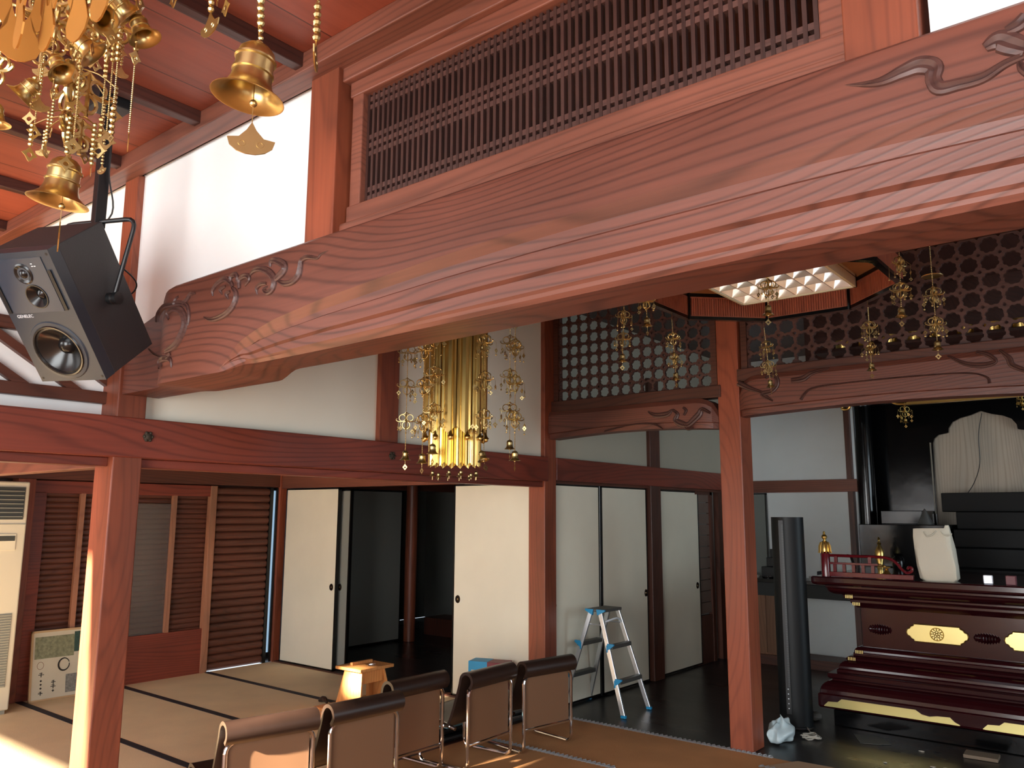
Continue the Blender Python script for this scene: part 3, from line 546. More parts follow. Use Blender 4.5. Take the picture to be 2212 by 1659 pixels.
Lc(MB().box(-3.39-0.07, -3.39+0.07, 1.42-0.07, 1.42+0.07, 3.28, ZC-0.001), br.location).obj('ceiling_plate', BLKP, br, 0.003)
cb = [S((0, dd/2, -0.10)), S((0.03, dd/2+0.05, -0.09)), S((0.11, dd/2+0.07, -0.06)), S((0.16, dd/2+0.05, 0.0)), S((0.12, dd/2+0.03, 0.09)), S((0.02, dd/2+0.02, 0.2)), Vector((-3.36, 1.46, 2.82)), Vector((-3.355, 1.43, 3.0)), Vector((-3.36, 1.43, 3.28))]
tag(MB().tube(spline([tuple(c) for c in cb], 6), 0.0035, 6).obj('speaker_cable', RUB), 'thin black cable looping from the loudspeaker up its pole', 'cable')
# ---- air conditioner
ac = thing('air_conditioner', 'tall cream floor standing air conditioner at the left edge', 'air conditioner', (-7.5, 2.41, 0))
def A(mb): return Lc(mb, ac.location)
A(MB().box(-7.66, -7.32, 2.1, 2.72, 0.03, 1.82)).obj('casing', ACW, ac, 0.012)
A(MB().box(-7.65, -7.34, 2.12, 2.70, 0.0, 0.03)).obj('plinth', ACG, ac)
g = A(MB().box(-7.325, -7.312, 2.14, 2.685, 1.515, 1.775)).obj('outlet_recess', ACD, ac)
for i in range(7): A(MB().box(-7.322, -7.300, 2.15, 2.675, 1.535+i*0.034, 1.541+i*0.034)).obj('outlet_louvre', ACG, g)
A(MB().box(-7.322, -7.314, 2.105, 2.715, 1.475, 1.48)).obj('panel_seam', ACG, ac)
pn = A(MB().box(-7.322, -7.312, 2.47, 2.65, 1.27, 1.40)).obj('control_panel', mat('off_white_panel', (222, 216, 194), 0.5), ac, 0.003)
A(MB().box(-7.313, -7.309, 2.49, 2.64, 1.345, 1.385)).obj('display_window', ACD, pn)
mb = MB(); mb.box(-7.322, -7.316, 2.14, 2.675, 0.21, 0.775)
for i in range(28): mb.box(-7.317, -7.308, 2.145, 2.67, 0.215+i*0.02, 0.226+i*0.02)
A(mb).obj('intake_grille', ACG, ac)
# ---- leaning information board
pm = mat('poster_print', (206, 198, 176), 0.7, var=0.05, vscale=6)
pt = thing('notice_board', 'pale framed notice board with photographs leaning on the glazed door', 'notice board', (-7.60, 3.34, 0.0), (0, -0.10, 0))
PB = MB().box(-0.012, 0.0, -0.36, 0.36, 0.0, 0.56).obj('board', pm, pt, 0.002)
fr = MB().box(-0.014, 0.006, -0.37, -0.355, 0, 0.57).box(-0.014, 0.006, 0.355, 0.37, 0, 0.57).box(-0.014, 0.006, -0.37, 0.37, 0.555, 0.572).box(-0.014, 0.006, -0.37, 0.37, 0, 0.012)
fr.obj('frame', mat('pale_tan_frame', (196, 164, 122), 0.5), pt)
PG, PD, PS = mat('olive_print', (132, 134, 106), 0.7, var=0.3, vscale=40), mat('dark_green_print', (52, 78, 70), 0.7, var=0.3, vscale=50), mat('grey_print', (128, 128, 122), 0.7, var=0.35, vscale=60)
for (y0, y1, z0, z1, m) in ((-0.34, -0.02, 0.34, 0.52, PG), (-0.02, 0.12, 0.37, 0.54, PD), (0.12, 0.34, 0.37, 0.52, PG), (0.04, 0.13, 0.21, 0.34, PS), (-0.08, 0.12, 0.04, 0.19, PS), (0.13, 0.33, 0.04, 0.2, PS)):
    MB().box(0.0005, 0.002, y0, y1, z0, z1).obj('printed_photograph', m, PB)
INK = mat('black_ink', (34, 30, 28), 0.7)
MB().tube([(0.002, -0.10+0.045*math.cos(a), 0.275+0.05*math.sin(a)) for a in [0.3+2*PI*i/20*0.97 for i in range(21)]], [0.003+0.004*abs(math.sin(i*0.15)) for i in range(21)], 5).obj('ink_circle', INK, PB)
MB().tube([(0.002, -0.29+0.026*math.cos(a), 0.285+0.03*math.sin(a)) for a in [2*PI*i/14 for i in range(15)]], 0.0015, 4).obj('ink_circle', mat('rust_ink', (140, 84, 60), 0.7), pt)
for (y, z, s_) in ((-0.28, 0.21, 0.022), (-0.28, 0.16, 0.009), (-0.28, 0.13, 0.009), (-0.28, 0.10, 0.009), (-0.28, 0.06, 0.018), (-0.18, 0.14, 0.018), (-0.18, 0.105, 0.02), (-0.18, 0.07, 0.01)):
    MB().box(0.0005, 0.002, y-s_, y+s_, z-0.003, z+0.003).box(0.0005, 0.002, y-0.003, y+0.003, z-s_*0.9, z+s_*0.9).box(0.0005, 0.002, y-s_*0.7, y+s_*0.6, z+s_*0.5, z+s_*0.7).obj('brush_character', INK, PB)
# ---- pine stool on a low board, with keys
LB = MB().box(-5.62, -5.16, 4.37, 4.93, 0.0, 0.022).obj('wooden_board', wPine, None, 0.003); tag(LB, 'thin pine board lying on the tatami under the stool', 'board')
stl = thing('stool', 'small pine stool with splayed plank sides standing on the tatami', 'stool', (-5.36, 4.68, 0.022), (0, 0, 0.02))
def plank_side(sy):
    mb = MB(); y0, y1 = sy*0.17, sy*0.115; t = 0.02
    vs = [(-0.15, y0-t/2, 0), (0.15, y0-t/2, 0), (0.105, y1-t/2, 0.29), (-0.105, y1-t/2, 0.29), (-0.15, y0+t/2, 0), (0.15, y0+t/2, 0), (0.105, y1+t/2, 0.29), (-0.105, y1+t/2, 0.29)]
    return mb.add(vs, [(0,1,2,3), (7,6,5,4), (0,4,5,1), (1,5,6,2), (2,6,7,3), (3,7,4,0)])
for s_ in (-1, 1): plank_side(s_).obj('side_plank', wPine, stl, 0.003)
for x in (-0.09, 0.09): MB().box(x-0.01, x+0.01, -0.115, 0.115, 0.185, 0.29).obj('apron', wPine, stl, 0.002)
MB().box(-0.155, 0.155, -0.185, 0.185, 0.29, 0.315).obj('seat', wPine, stl, 0.004)
tag(MB().box(-5.43, -5.40, 4.58, 4.80, 0.337, 0.36).obj('wooden_block', wPine, None, 0.003), 'narrow pine block lying on the stool seat', 'block')
ky = thing('key_bunch', 'small bunch of steel keys on the stool seat', 'keys', (-5.33, 4.69, 0.337))
MB().tube([(0.02*math.cos(a), 0.02*math.sin(a), 0.003) for a in [2*PI*i/14 for i in range(14)]], 0.0016, 5, True).obj('key_ring', CHR, ky)
for k in range(4):
    a = -0.6+k*0.45; M = Matrix.Rotation(a, 4, 'Z')
    MB().box(0.02, 0.06, -0.003, 0.003, 0.001+0.002*k, 0.003+0.002*k).box(0.015, 0.032, -0.01, 0.01, 0.001+0.002*k, 0.003+0.002*k).xf(M).obj('key', CHR, ky)
hb = thing('handbell_clapper', 'small dark leather pouch lying on the tatami beside the stool', 'pouch', (-5.72, 4.55, 0))
MB().tube(spline([(-0.06, 0, 0.012), (-0.02, 0.015, 0.03), (0.03, 0.0, 0.03), (0.06, -0.01, 0.012)], 4), [0.010, 0.014, 0.02, 0.024, 0.026, 0.024, 0.022, 0.02, 0.018, 0.015, 0.012, 0.01, 0.008], 8).obj('pouch_body', VIN, hb)
hb.name = 'leather_pouch'
# ---- low tubular chairs seen from behind
def make_chair(label):
    """local frame: backs to +x, width along y, origin on the floor under the rear tubes"""
    t = thing('tubular_chair', label, 'chair', group='low tubular chairs in a row')
    W = 0.225; H = 0.50; D = -0.40; r = 0.0115
    def arc(c, a0, a1, rad, ax): 
        return [tuple(Vector(c)+Vector((rad*math.cos(a0+(a1-a0)*i/5), 0, rad*math.sin(a0+(a1-a0)*i/5)) if ax == 'y' else (0, rad*math.cos(a0+(a1-a0)*i/5), rad*math.sin(a0+(a1-a0)*i/5)))) for i in range(6)]
    R = 0.05; back = [(0, -W, 0.06)]+[(0, -W, H-R)]+arc((0, -W+R, H-R), PI, PI/2, R, 'x')+arc((0, W-R, H-R), PI/2, 0, R, 'x')+[(0, W, 0.06)]
    MB().tube(back, r, 10).obj('back_hoop', CHR, t)
    for s_ in (-1, 1):
        y = s_*W
        pts = [(0, y, 0.07)]+arc((-R, y, R+0.012), 0, -PI/2, R, 'y')+arc((D+R, y, R+0.012), -PI/2, -PI, R, 'y')+[(D, y, 0.26)]+arc((D+0.03, y, 0.27), PI, PI/2, 0.03, 'y')+[(-0.10, y, 0.245)]
        MB().tube(pts, r, 10).obj('sled_frame', CHR, t)
    # sling: roll over the top, slanted backrest, seat
    prof = spline([(0.012, 0.505), (0.030, 0.535), (0.020, 0.568), (-0.012, 0.580), (-0.040, 0.560), (-0.055, 0.50), (-0.10, 0.36), (-0.135, 0.275), (-0.17, 0.245), (-0.26, 0.262), (-0.38, 0.300), (-0.425, 0.298), (-0.435, 0.27)], 4)
    inner = []
    for i, p in enumerate(prof):
        a, b = prof[max(i-1, 0)], prof[min(i+1, len(prof)-1)]; dx, dz = b[0]-a[0], b[1]-a[1]; l = math.hypot(dx, dz)
        inner.append((p[0]-dz/l*-0.018, p[1]+dx/l*-0.018))
    mb = MB(); n = len(prof); vs = []
    Ys = (-W-0.014, -W-0.004, 0, W+0.004, W+0.014)
    for y in Ys:
        k = 0.5 if abs(y) > W+0.01 else 1
        vs += [(p[0]*k+q[0]*(1-k) if False else p[0], y, p[1]) for p, q in zip(prof, inner)]+[(q[0], y, q[1]) for q in inner[::-1]]
    m_ = 2*n; fs = [(i*m_+j, i*m_+(j+1) % m_, (i+1)*m_+(j+1) % m_, (i+1)*m_+j) for i in range(4) for j in range(m_)]
    mb.add(vs, fs, True); mb.add(vs[:m_], [tuple(range(m_))[::-1]]); mb.add(vs[-m_:], [tuple(range(m_))])
    mb.obj('sling_upholstery', VIN, t)
    MB().box(-0.022, -0.010, -W+0.012, W-0.012, 0.14, H-0.012).obj('back_panel', VINB, t, 0.004)
    MB().tube([(0, -W, 0.16), (-0.012, -W+0.02, 0.155), (-0.012, W-0.02, 0.155), (0, W, 0.16)], 0.006, 6).obj('cross_tube', CHR, t)
    for y in (-0.11, 0.11): MB().lathe([(0.0005, 0.012), (0.008, 0.01), (0.008, 0)], (0, y, H), 8).obj('hoop_bolt', CHR, t)
    return t
ch = make_chair('low brown vinyl chair on chrome tubing, nearest the camera in the row')
spots = [(-3.56, 2.52, -0.20, None), (-3.50, 3.07, -0.05, 'low brown chair, second from the near end of the row'),
         (-3.715, 3.67, 0.0, 'middle brown chair of the row, pushed back from the others'),
         (-3.555, 4.17, 0.05, 'low brown chair beside the last one, second from the far end of the row'), (-3.475, 4.69, -0.16, 'last brown chair of the row, beside the stepladder')]
for i, (x, y, a, lab) in enumerate(spots):
    o = ch if i == 0 else copy_tree(ch)
    o.location = (x, y, 0.0); o.rotation_euler = (0, 0, a)
    if lab: o['label'] = lab
# things under and beyond the chairs
tb = thing('tripod_case', 'long black folded stand lying on the carpet under the far chairs', 'folded stand', (-4.13, 4.78, 0))
for k, (dx, dy, dz) in enumerate(((0, 0, 0.03), (0.05, 0.02, 0.03), (0.02, 0.0, 0.075))):
    MB().tube([(dx-0.02, -0.50+dy, dz), (dx, 0.0, dz), (dx+0.03, 0.48+dy, dz)], [0.022, 0.028, 0.024], 10).obj('folded_leg', BLKP, tb)
MB().tube([(0.0, 0.1, 0.05), (0.03, 0.1, 0.052)], 0.055, 12).obj('strap', RUB, tb)
bx = thing('cardboard_box', 'blue and red printed box standing against the cream paper door', 'box', (-4.45, 5.22, 0), (0, 0, 0.35))
MB().box(-0.16, 0.16, -0.08, 0.08, 0, 0.40).obj('carton', mat('maroon_print', (112, 38, 48), 0.5), bx, 0.003)
MB().box(-0.161, 0.0, -0.0815, 0.0815, 0.0, 0.402).obj('blue_label', mat('cyan_print', (38, 150, 200), 0.5), bx, 0.002)
MB().box(-0.135, -0.055, -0.083, -0.0815, 0.28, 0.335).obj('white_label', PAP, bx)
tag(MB().box(-4.17, -4.07, 4.32, 4.60, 0.104, 0.13).xf(Matrix.Identity(4)).obj('blue_folder', mat('pale_blue_print', (120, 170, 190), 0.5), None, 0.003), 'pale blue packet lying on the folded black stand', 'packet')
# ---- stepladder
ld = thing('stepladder', 'three tread aluminium stepladder with blue caps on the black floor', 'stepladder', (-3.815, 5.945, 0))
HT = 0.785
def rail(sx, sy):
    a = Vector((sx*0.295, sy*0.20, 0)); b = Vector((sx*0.045, sy*0.135, HT)); u = (b-a).normalized(); x = Vector((u.z, 0, -u.x)).normalized()*0.019; y = Vector((0, 0.009, 0))
    vs = [tuple(p+i*x+j*y) for p in (a, b) for i, j in ((-1, -1), (1, -1), (1, 1), (-1, 1))]
    return MB().add(vs, [(3,2,1,0), (4,5,6,7), (0,1,5,4), (1,2,6,5), (2,3,7,6), (3,0,4,7)])
def railpt(sx, sy, z): t = z/HT; return Vector((sx*(0.295-0.25*t), sy*(0.20-0.065*t), z))
for sx in (-1, 1):
    for sy in (-1, 1):
        o = rail(sx, sy).obj('rail', ALU, ld, 0.003)
        p = railpt(sx, sy, 0.0); MB().box(p.x-0.022, p.x+0.022, p.y-0.012, p.y+0.012, -0.0, 0.022).obj('foot_cap', BLU, o, 0.003)
    for z in (0.26, 0.52):
        p = railpt(sx, 1, z); MB().box(p.x-0.03+0.02*sx, p.x+0.04+0.0*sx if sx > 0 else p.x+0.01, -p.y+0.008, p.y-0.008, z-0.02, z+0.012).obj('tread', STEP, ld, 0.003)
        q = railpt(sx, -1, z)
        MB().prism([(q.x, z-0.035), (q.x+sx*0.062, z+0.012), (q.x+sx*0.058, z+0.024), (q.x, z+0.024)], 1, q.y-0.011, q.y+0.004).obj('tread_cap', BLU, ld)
        MB().box(q.x-0.007, q.x+0.007, q.y-0.0125, q.y-0.009, z-0.045, z+0.01).obj('sticker', BLU, ld)
    q = railpt(sx, -1, HT)
    MB().prism([(q.x-sx*0.02, HT-0.03), (q.x+sx*0.05, HT+0.005), (q.x+sx*0.052, HT+0.018), (q.x-sx*0.03, HT+0.018)], 1, q.y-0.013, q.y+0.004).obj('top_cap', BLU, ld)
MB().box(-0.085, 0.085, -0.14, 0.14, HT-0.004, HT+0.02).obj('top_tread', STEP, ld, 0.004)
for sy in (-1, 1):
    MB().tube([railpt(-1, sy, 0.68)+Vector((0, -sy*0.012, 0)), railpt(1, sy, 0.68)+Vector((0, -sy*0.012, 0))], 0.006, 6).obj('spreader_bar', ALU, ld)
MB().tube(spline([tuple(railpt(1, -1, 0.70)), (0.10, 0.0, 0.725), (0.09, 0.08, 0.715), tuple(railpt(1, 1, 0.68))], 5), 0.008, 6).obj('carry_rope', WHT, ld)
# ---- black column tower
tw = thing('column_tower', 'tall black cylindrical tower with a narrow slotted grille, right of the post', 'column tower', (-2.40, 6.42, 0), (0, 0, 0.25))
MB().lathe([(0.0005, 0.012), (0.132, 0.012), (0.138, 0.0)], n=32).obj('round_base', BLKP, tw)
mb = MB(); k = 40; pr = []
for i in range(k):
    a = 2*PI*i/k; pr.append((0.122*math.cos(a), 0.105*math.sin(a)))
vs = [(p[0], p[1], z) for z in (0.012, 1.555, 1.565) for p in pr]; mb.add(vs, [(j*k+i, j*k+(i+1) % k, (j+1)*k+(i+1) % k, (j+1)*k+i) for j in range(2) for i in range(k)], True); mb.add(vs[-k:], [tuple(range(k))])
mb.obj('tower_body', mat('satin_charcoal', (20, 23, 25), 0.45, spec=0.25), tw)
MB().box(-0.055, -0.02, -0.112, -0.095, 0.10, 1.54).obj('slot_channel', RUB, tw)
mb = MB(); [mb.box(-0.035, -0.021, -0.116, -0.110, 0.30+i*0.0125, 0.306+i*0.0125) for i in range(97)]; mb.obj('slot_grille', mat('dark_grey_fins', (66, 70, 72), 0.45), tw)
for i in range(5): MB().lathe([(0.0005, 0.003), (0.005, 0.0)], n=8, M=Matrix.Translation((-0.038, -0.112, 0.28-i*0.035)) @ Matrix.Rotation(PI/2, 4, 'X')).obj('indicator_light', WHT, tw)
# ---- litter on the dark floor
def crumple(name, c, r, n, m, label, cat, seed, flat=0.6):
    rd = random.Random(seed); mb = MB(); rows = 9; cols = 16; vs = []
    for i in range(rows+1):
        for j in range(cols):
            th = PI*i/rows; ph = 2*PI*j/cols; k = 1+rd.uniform(-n, n)
            x, y, z = r[0]*math.sin(th)*math.cos(ph)*k, r[1]*math.sin(th)*math.sin(ph)*k, r[2]*max(-flat, -math.cos(th)*k*(1-0.3*rd.random()))
            vs.append((c[0]+x, c[1]+y, c[2]+z+r[2]*flat))
    mb.add(vs, [(i*cols+j, i*cols+(j+1) % cols, (i+1)*cols+(j+1) % cols, (i+1)*cols+j) for i in range(rows) for j in range(cols)])
    mb.sm = [True]*len(mb.sm); o = mb.obj(name, m, sharp=80); md = o.modifiers.new('subdivision', 'SUBSURF'); md.levels = md.render_levels = 2; return tag(o, label, cat)
crumple('plastic_bag', (-2.33, 5.92, 0.0), (0.085, 0.17, 0.10), 0.45, POLY, 'crumpled white plastic bag at the foot of the tall post', 'plastic bag', 3)
mb = MB(); rd = random.Random(5); pts = []
for i in range(90):
    a = i*0.42; r = 0.05+0.012*math.sin(i*1.3); pts.append((-2.19+r*math.cos(a)+0.01*math.sin(i*0.7), 6.12+1.1*r*math.sin(a), 0.006+0.022*(i/90)+0.004*math.sin(i)))
tag(mb.tube(pts+[(-2.24, 6.25, 0.01), (-2.3, 6.36, 0.01)], 0.0045, 6).obj('cable_coil', mat('grey_cable', (176, 172, 160), 0.5)), 'coil of pale grey cable beside the white bag', 'cable')
tag(MB().prism([(-1.99, 6.44), (-1.83, 6.50), (-1.70, 6.32), (-1.76, 6.27), (-1.88, 6.22)], 2, 0.0, 0.002).obj('paper_sheet', mat('grey_paper', (88, 90, 88), 0.6)), 'grey sheet lying on the black floor before the altar', 'sheet')
tag(MB().box(-0.1, 0.1, -0.07, 0.07, 0, 0.022).obj('wooden_offcut', mat('weathered_offcut', (120, 104, 86), 0.7), None, 0.002, loc=(0, 0, 0)), 'flat pale wooden block on the floor before the altar', 'wooden block').location = (-1.155, 6.38, 0.0)
bpy.data.objects['wooden_offcut'].rotation_euler = (0, 0, 0.05)
crumple('paper_scrap', (-2.36, 6.68, 0.0), (0.07, 0.06, 0.04), 0.4, mat('grey_cloth', (84, 86, 84), 0.8), 'crumpled grey cloth behind the base of the tower', 'cloth', 9)
bpy.data.objects['paper_scrap'].name = 'grey_cloth'
for i, (x, y, s_) in enumerate(((-1.50, 6.28, 0.018), (-1.62, 5.85, 0.012), (-1.36, 5.95, 0.016), (-1.29, 5.97, 0.014), (-0.98, 6.2, 0.016))):
    tag(MB().prism([(x-s_, y), (x, y+s_*0.8), (x+s_, y+s_*0.2), (x+s_*0.4, y-s_)], 2, 0, 0.003).obj('wood_chip', PAP), 'tiny pale chip on the black floor before the altar', 'chip', 'pale chips on the black floor')

# ================================================================== ALTAR
AX0, AX1, AYF, AYB = -1.99, 0.31, 6.80, 7.9       # waist block
al = thing('altar_table', 'deep maroon lacquered altar with stepped mouldings and gilt plates', 'altar', (-0.84, 7.3, 0.0))
def Al(mb): return Lc(mb, al.location)
def tier(name, prof, m, bev=0.0):
    mb = MB(); vs = []
    for o, z in prof:
        vs += [(AX0-o, AYF-o, z), (AX1+o, AYF-o, z), (AX1+o, AYB+o*0.3, z), (AX0-o, AYB+o*0.3, z)]
    n = len(prof); mb.add(vs, [(i*4+j, i*4+(j+1) % 4, (i+1)*4+(j+1) % 4, (i+1)*4+j) for i in range(n-1) for j in range(4)]+[(3, 2, 1, 0), tuple(range((n-1)*4, n*4))])
    return Al(mb).obj(name, m, al, bev)
def cove(o0, z0, o1, z1, k=5, bulge=1): 
    return [(o0+(o1-o0)*math.sin(PI/2*i/k) if bulge > 0 else o0+(o1-o0)*(1-math.cos(PI/2*i/k)), z0+(z1-z0)*((1-math.cos(PI/2*i/k)) if bulge > 0 else math.sin(PI/2*i/k))) for i in range(k+1)]
tier('plinth', [(0.19, 0.0), (0.19, 0.115), (0.17, 0.12), (0.17, 0.135)], LAC, 0.004)
tier('foot_moulding', [(0.265, 0.135), (0.275, 0.15), (0.275, 0.235)]+cove(0.265, 0.24, 0.19, 0.33, 5, -1)+[(0.19, 0.345)], MAR, 0.003)
tier('lower_step', [(0.205, 0.345), (0.215, 0.355), (0.215, 0.385), (0.16, 0.39), (0.16, 0.41)]+cove(0.15, 0.415, 0.09, 0.475, 5, -1), MAR, 0.003)
tier('lower_waist_moulding', [(0.10, 0.475), (0.105, 0.49), (0.09, 0.505), (0.06, 0.51), (0.06, 0.53)]+cove(0.055, 0.535, 0.02, 0.575, 4, -1), MAR, 0.002)
tier('waist_panel', [(0.0, 0.575), (0.0, 0.87)], MAR)
tier('upper_waist_moulding', [(0.02, 0.87), (0.055, 0.905), (0.06, 0.91), (0.06, 0.93), (0.085, 0.935), (0.10, 0.95), (0.10, 0.965)], MAR, 0.002)
tier('upper_step', [(0.10, 0.965)]+cove(0.11, 0.97, 0.19, 1.02, 5, 1)+[(0.2, 1.025), (0.2, 1.045)], MAR, 0.002)
tier('table_top', [(0.25, 1.045), (0.275, 1.055), (0.28, 1.07), (0.28, 1.105), (0.27, 1.112)], MAR, 0.003)
# gilt plates with a crest on the waist
def plate_outline(w, h, n=6):
    pts = []
    right = [(w-0.055, h), (w-0.05, h-0.012), (w-0.03, h-0.02), (w-0.022, h-0.035), (w-0.006, h*0.35), (w, 0)]
    q = right+[(x, -z) for x, z in right[-2::-1]]; return q+[(-x, z) for x, z in q[::-1]]
for cx in (-1.46, -0.82, -0.18):
    y = AYF-0.004
    pl = Al(MB().prism([(cx+x, 0.715+z) for x, z in plate_outline(0.205, 0.062)], 1, y-0.004, y+0.004)).obj('gilt_plate', GPALE, al)
    rim = Al(MB().tube([(cx+x*1.01, y-0.005, 0.715+z*1.03) for x, z in plate_outline(0.205, 0.062)], 0.004, 5, True)).obj('plate_rim', GOLD, pl)
    cr = MB(); cr.tube([(cx+0.045*math.cos(a), y-0.006, 0.715+0.045*math.sin(a)) for a in [2*PI*i/24 for i in range(24)]], 0.0035, 5, True)
    for k in range(12): a = 2*PI*k/12; cr.tube([(cx+0.028*math.cos(a), y-0.006, 0.715+0.028*math.sin(a)), (cx+0.043*math.cos(a), y-0.006, 0.715+0.043*math.sin(a))], 0.003, 4)
    for k in range(5): a = PI/2+2*PI*k/5; cr.tube([(cx+0.016*math.cos(a)+0.009*math.cos(b), y-0.007, 0.715+0.016*math.sin(a)+0.009*math.sin(b)) for b in [2*PI*i/8 for i in range(8)]], 0.0025, 4, True)
    Al(cr).obj('crest', mat('dark_gilt', (150, 118, 40), 0.4, 0.9), pl)
for cx in (-1.86, -1.14, -0.5):   # ribbed bosses between the plates
    mb = MB(); M = Matrix.Translation((cx, AYF+0.005, 0.715)) @ Matrix.Rotation(PI/2, 4, 'Y')
    prof = [(0.001, -0.085)]
    for k in range(9): prof += [(0.018+0.012*math.sin(PI*k/8), -0.075+k*0.018), (0.028+0.014*math.sin(PI*k/8), -0.068+k*0.018)]
    Al(mb.lathe(prof+[(0.001, 0.09)], n=20, M=M)).obj('ribbed_boss', MAR, al)
# gilt apron pieces with cusped ends at the foot
def apron(x0, x1):
    top = [(x0, 0.155), (x0+0.03, 0.185), (x0+0.10, 0.19), (x0+0.13, 0.215), (x1-0.28, 0.215), (x1-0.24, 0.19), (x1-0.19, 0.182), (x1-0.14, 0.192), (x1-0.06, 0.196), (x1-0.03, 0.168), (x1, 0.155)]
    return MB().prism([(x, z) for x, z in top]+[(x1, 0.150), (x0, 0.150)], 1, AYF-0.279, AYF-0.272)
for x0, x1 in ((-2.22, -1.30), (-1.16, -0.30), (-0.16, 0.5)): Al(apron(x0, x1)).obj('gilt_apron', GPALE, al)
# corner fittings
for z, o in ((0.90, 0.062), (0.955, 0.102), (0.49, 0.107), (0.54, 0.062)):
    mb = MB(); [mb.box(AX0-o+0.02+i*0.012, AX0-o+0.027+i*0.012, AYF-o-0.003, AYF-o+0.001, z-0.012, z+0.012) for i in range(5)]; Al(mb).obj('corner_fitting', GPALE, al)
# railing on the table top (ornamental balustrade with onion finial)
ra = thing('altar_railing', 'small red lacquered balustrade with scrolled end on the altar top', 'railing', (-2.0, 6.60, 1.112))
def Ra(mb): return Lc(mb, ra.location)
RX, RY = -2.17, 6.58
po = Ra(MB().lathe([(0.0005, 0), (0.034, 0), (0.034, 0.17), (0.026, 0.185), (0.03, 0.195), (0.0005, 0.198)], (RX, RY, 1.112), 20)).obj('newel_post', RLAC, ra)
fin = MB(); n = 20
fin.lathe([(0.041, 0.19), (0.040, 0.205), (0.036, 0.245), (0.026, 0.262), (0.012, 0.270), (0.010, 0.282), (0.020, 0.292), (0.022, 0.305), (0.014, 0.318), (0.006, 0.322), (0.010, 0.330), (0.008, 0.340), (0.0005, 0.346)], (RX, RY, 1.112), 20)
for k in range(12): a = 2*PI*k/12; fin.tube([(RX+r*math.cos(a), RY+r*math.sin(a), 1.112+z) for r, z in ((0.028, 0.26), (0.041, 0.23), (0.044, 0.19), (0.048, 0.178))], 0.006, 5)
Ra(fin).obj('onion_finial', GOLD, ra)
Ra(MB().box(RX+0.03, -1.54, RY-0.02, RY+0.02, 1.114, 1.15)).obj('base_rail', RLAC, ra, 0.003)
top = spline([(RX+0.02, 1.272), (-1.95, 1.272), (-1.78, 1.272), (-1.70, 1.262), (-1.65, 1.23), (-1.62, 1.19), (-1.585, 1.165), (-1.553, 1.175), (-1.548, 1.198), (-1.568, 1.205), (-1.577, 1.19)], 5)
Ra(MB().tube([(x, RY, z) for x, z in top], 0.011, 8)).obj('top_rail', RLAC, ra)
Ra(MB().box(RX+0.02, -1.76, RY-0.012, RY+0.012, 1.206, 1.222)).obj('middle_rail', RLAC, ra, 0.002)
Ra(MB().tube(spline([(-1.78, RY-0.004, 1.212), (-1.745, RY-0.004, 1.206), (-1.72, RY-0.004, 1.198), (-1.695, RY-0.004, 1.20)], 4), [0.012, 0.014, 0.012, 0.01, 0.012, 0.014, 0.01, 0.008, 0.01, 0.008, 0.006, 0.004, 0.003], 8)).obj('gilt_rail_end', GOLD, ra)
Ra(MB().lathe([(0.034, 0), (0.022, 0.012), (0.012, 0.03), (0.018, 0.036), (0.0005, 0.04)], (-1.725, RY, 1.15), 16)).obj('lotus_bracket', GOLD, ra)
for x in (-2.10, -2.03, -1.96, -1.89, -1.82): Ra(MB().box(x-0.012, x+0.012, RY-0.009, RY+0.009, 1.15, 1.206)).obj('baluster', RLAC, ra, 0.001)
for x in (-2.09, -1.84): Ra(MB().box(x-0.012, x+0.012, RY-0.009, RY+0.009, 1.222, 1.268)).obj('strut', RLAC, ra, 0.001)
# cloth bag on the table top
def bag():
    rings = [(1.112, 0.105, 0.075), (1.13, 0.125, 0.085), (1.22, 0.130, 0.088), (1.34, 0.128, 0.080), (1.43, 0.125, 0.07), (1.475, 0.120, 0.06), (1.49, 0.118, 0.056)]
    mb = MB(); n = 32; vs = []; rd = random.Random(4); ph = [rd.uniform(0, 6) for _ in range(6)]
    for z, a, b in rings:
        for k in range(n):
            t = 2*PI*k/n; c_, s_ = math.cos(t), math.sin(t); e = 0.42
            x = a*math.copysign(abs(c_)**e, c_); y = b*math.copysign(abs(s_)**e, s_); wv = 1+0.03*math.sin(5*t+ph[0]+z*9)+0.02*math.sin(9*t+ph[1]-z*14)
            top = 0.02*math.cos(t)*(z-1.3) if z > 1.3 else 0
            ln = 0.035*(1.30-z)/0.19*(0.5 if z > 1.3 else 0.6); wv += 0.05*abs(math.sin(2.5*t+z*6+ph[2]))*math.sin(PI*min(1, (z-1.112)/0.33)); vs.append((x*wv+ln, y*wv, z+top+0.02*(c_ > 0.6)*(z > 1.45)))
    for z, a, b in rings[::-1][:3]:
        for k in range(n):
            t = 2*PI*k/n; c_, s_ = math.cos(t), math.sin(t); e = 0.42
            vs.append((0.93*a*math.copysign(abs(c_)**e, c_)+0.035*(1.30-z)/0.19*0.5, 0.9*b*math.copysign(abs(s_)**e, s_), z-0.003+0.02*(c_ > 0.6)*(z > 1.45)))
    m = len(rings)+3; mb.add(vs, [(i*n+k, i*n+(k+1) % n, (i+1)*n+(k+1) % n, (i+1)*n+k) for i in range(m-1) for k in range(n)], True)
    mb.add(vs[:n], [tuple(range(n))[::-1]]); return mb
bg_ = thing('cloth_bag', 'open off-white cloth bag standing on the altar top', 'bag', (-1.405, 6.68, 1.112), (0, 0, 0.12))
bag().xf(Matrix.Translation((0, 0, -1.112))).obj('bag_body', BAGM, bg_)
MB().tube(spline([(-0.06, -0.062, 0.355), (-0.04, -0.085, 0.32), (0.0, -0.088, 0.335), (0.02, -0.062, 0.36)], 5), 0.005, 6).obj('handle_loop', BAGM, bg_)
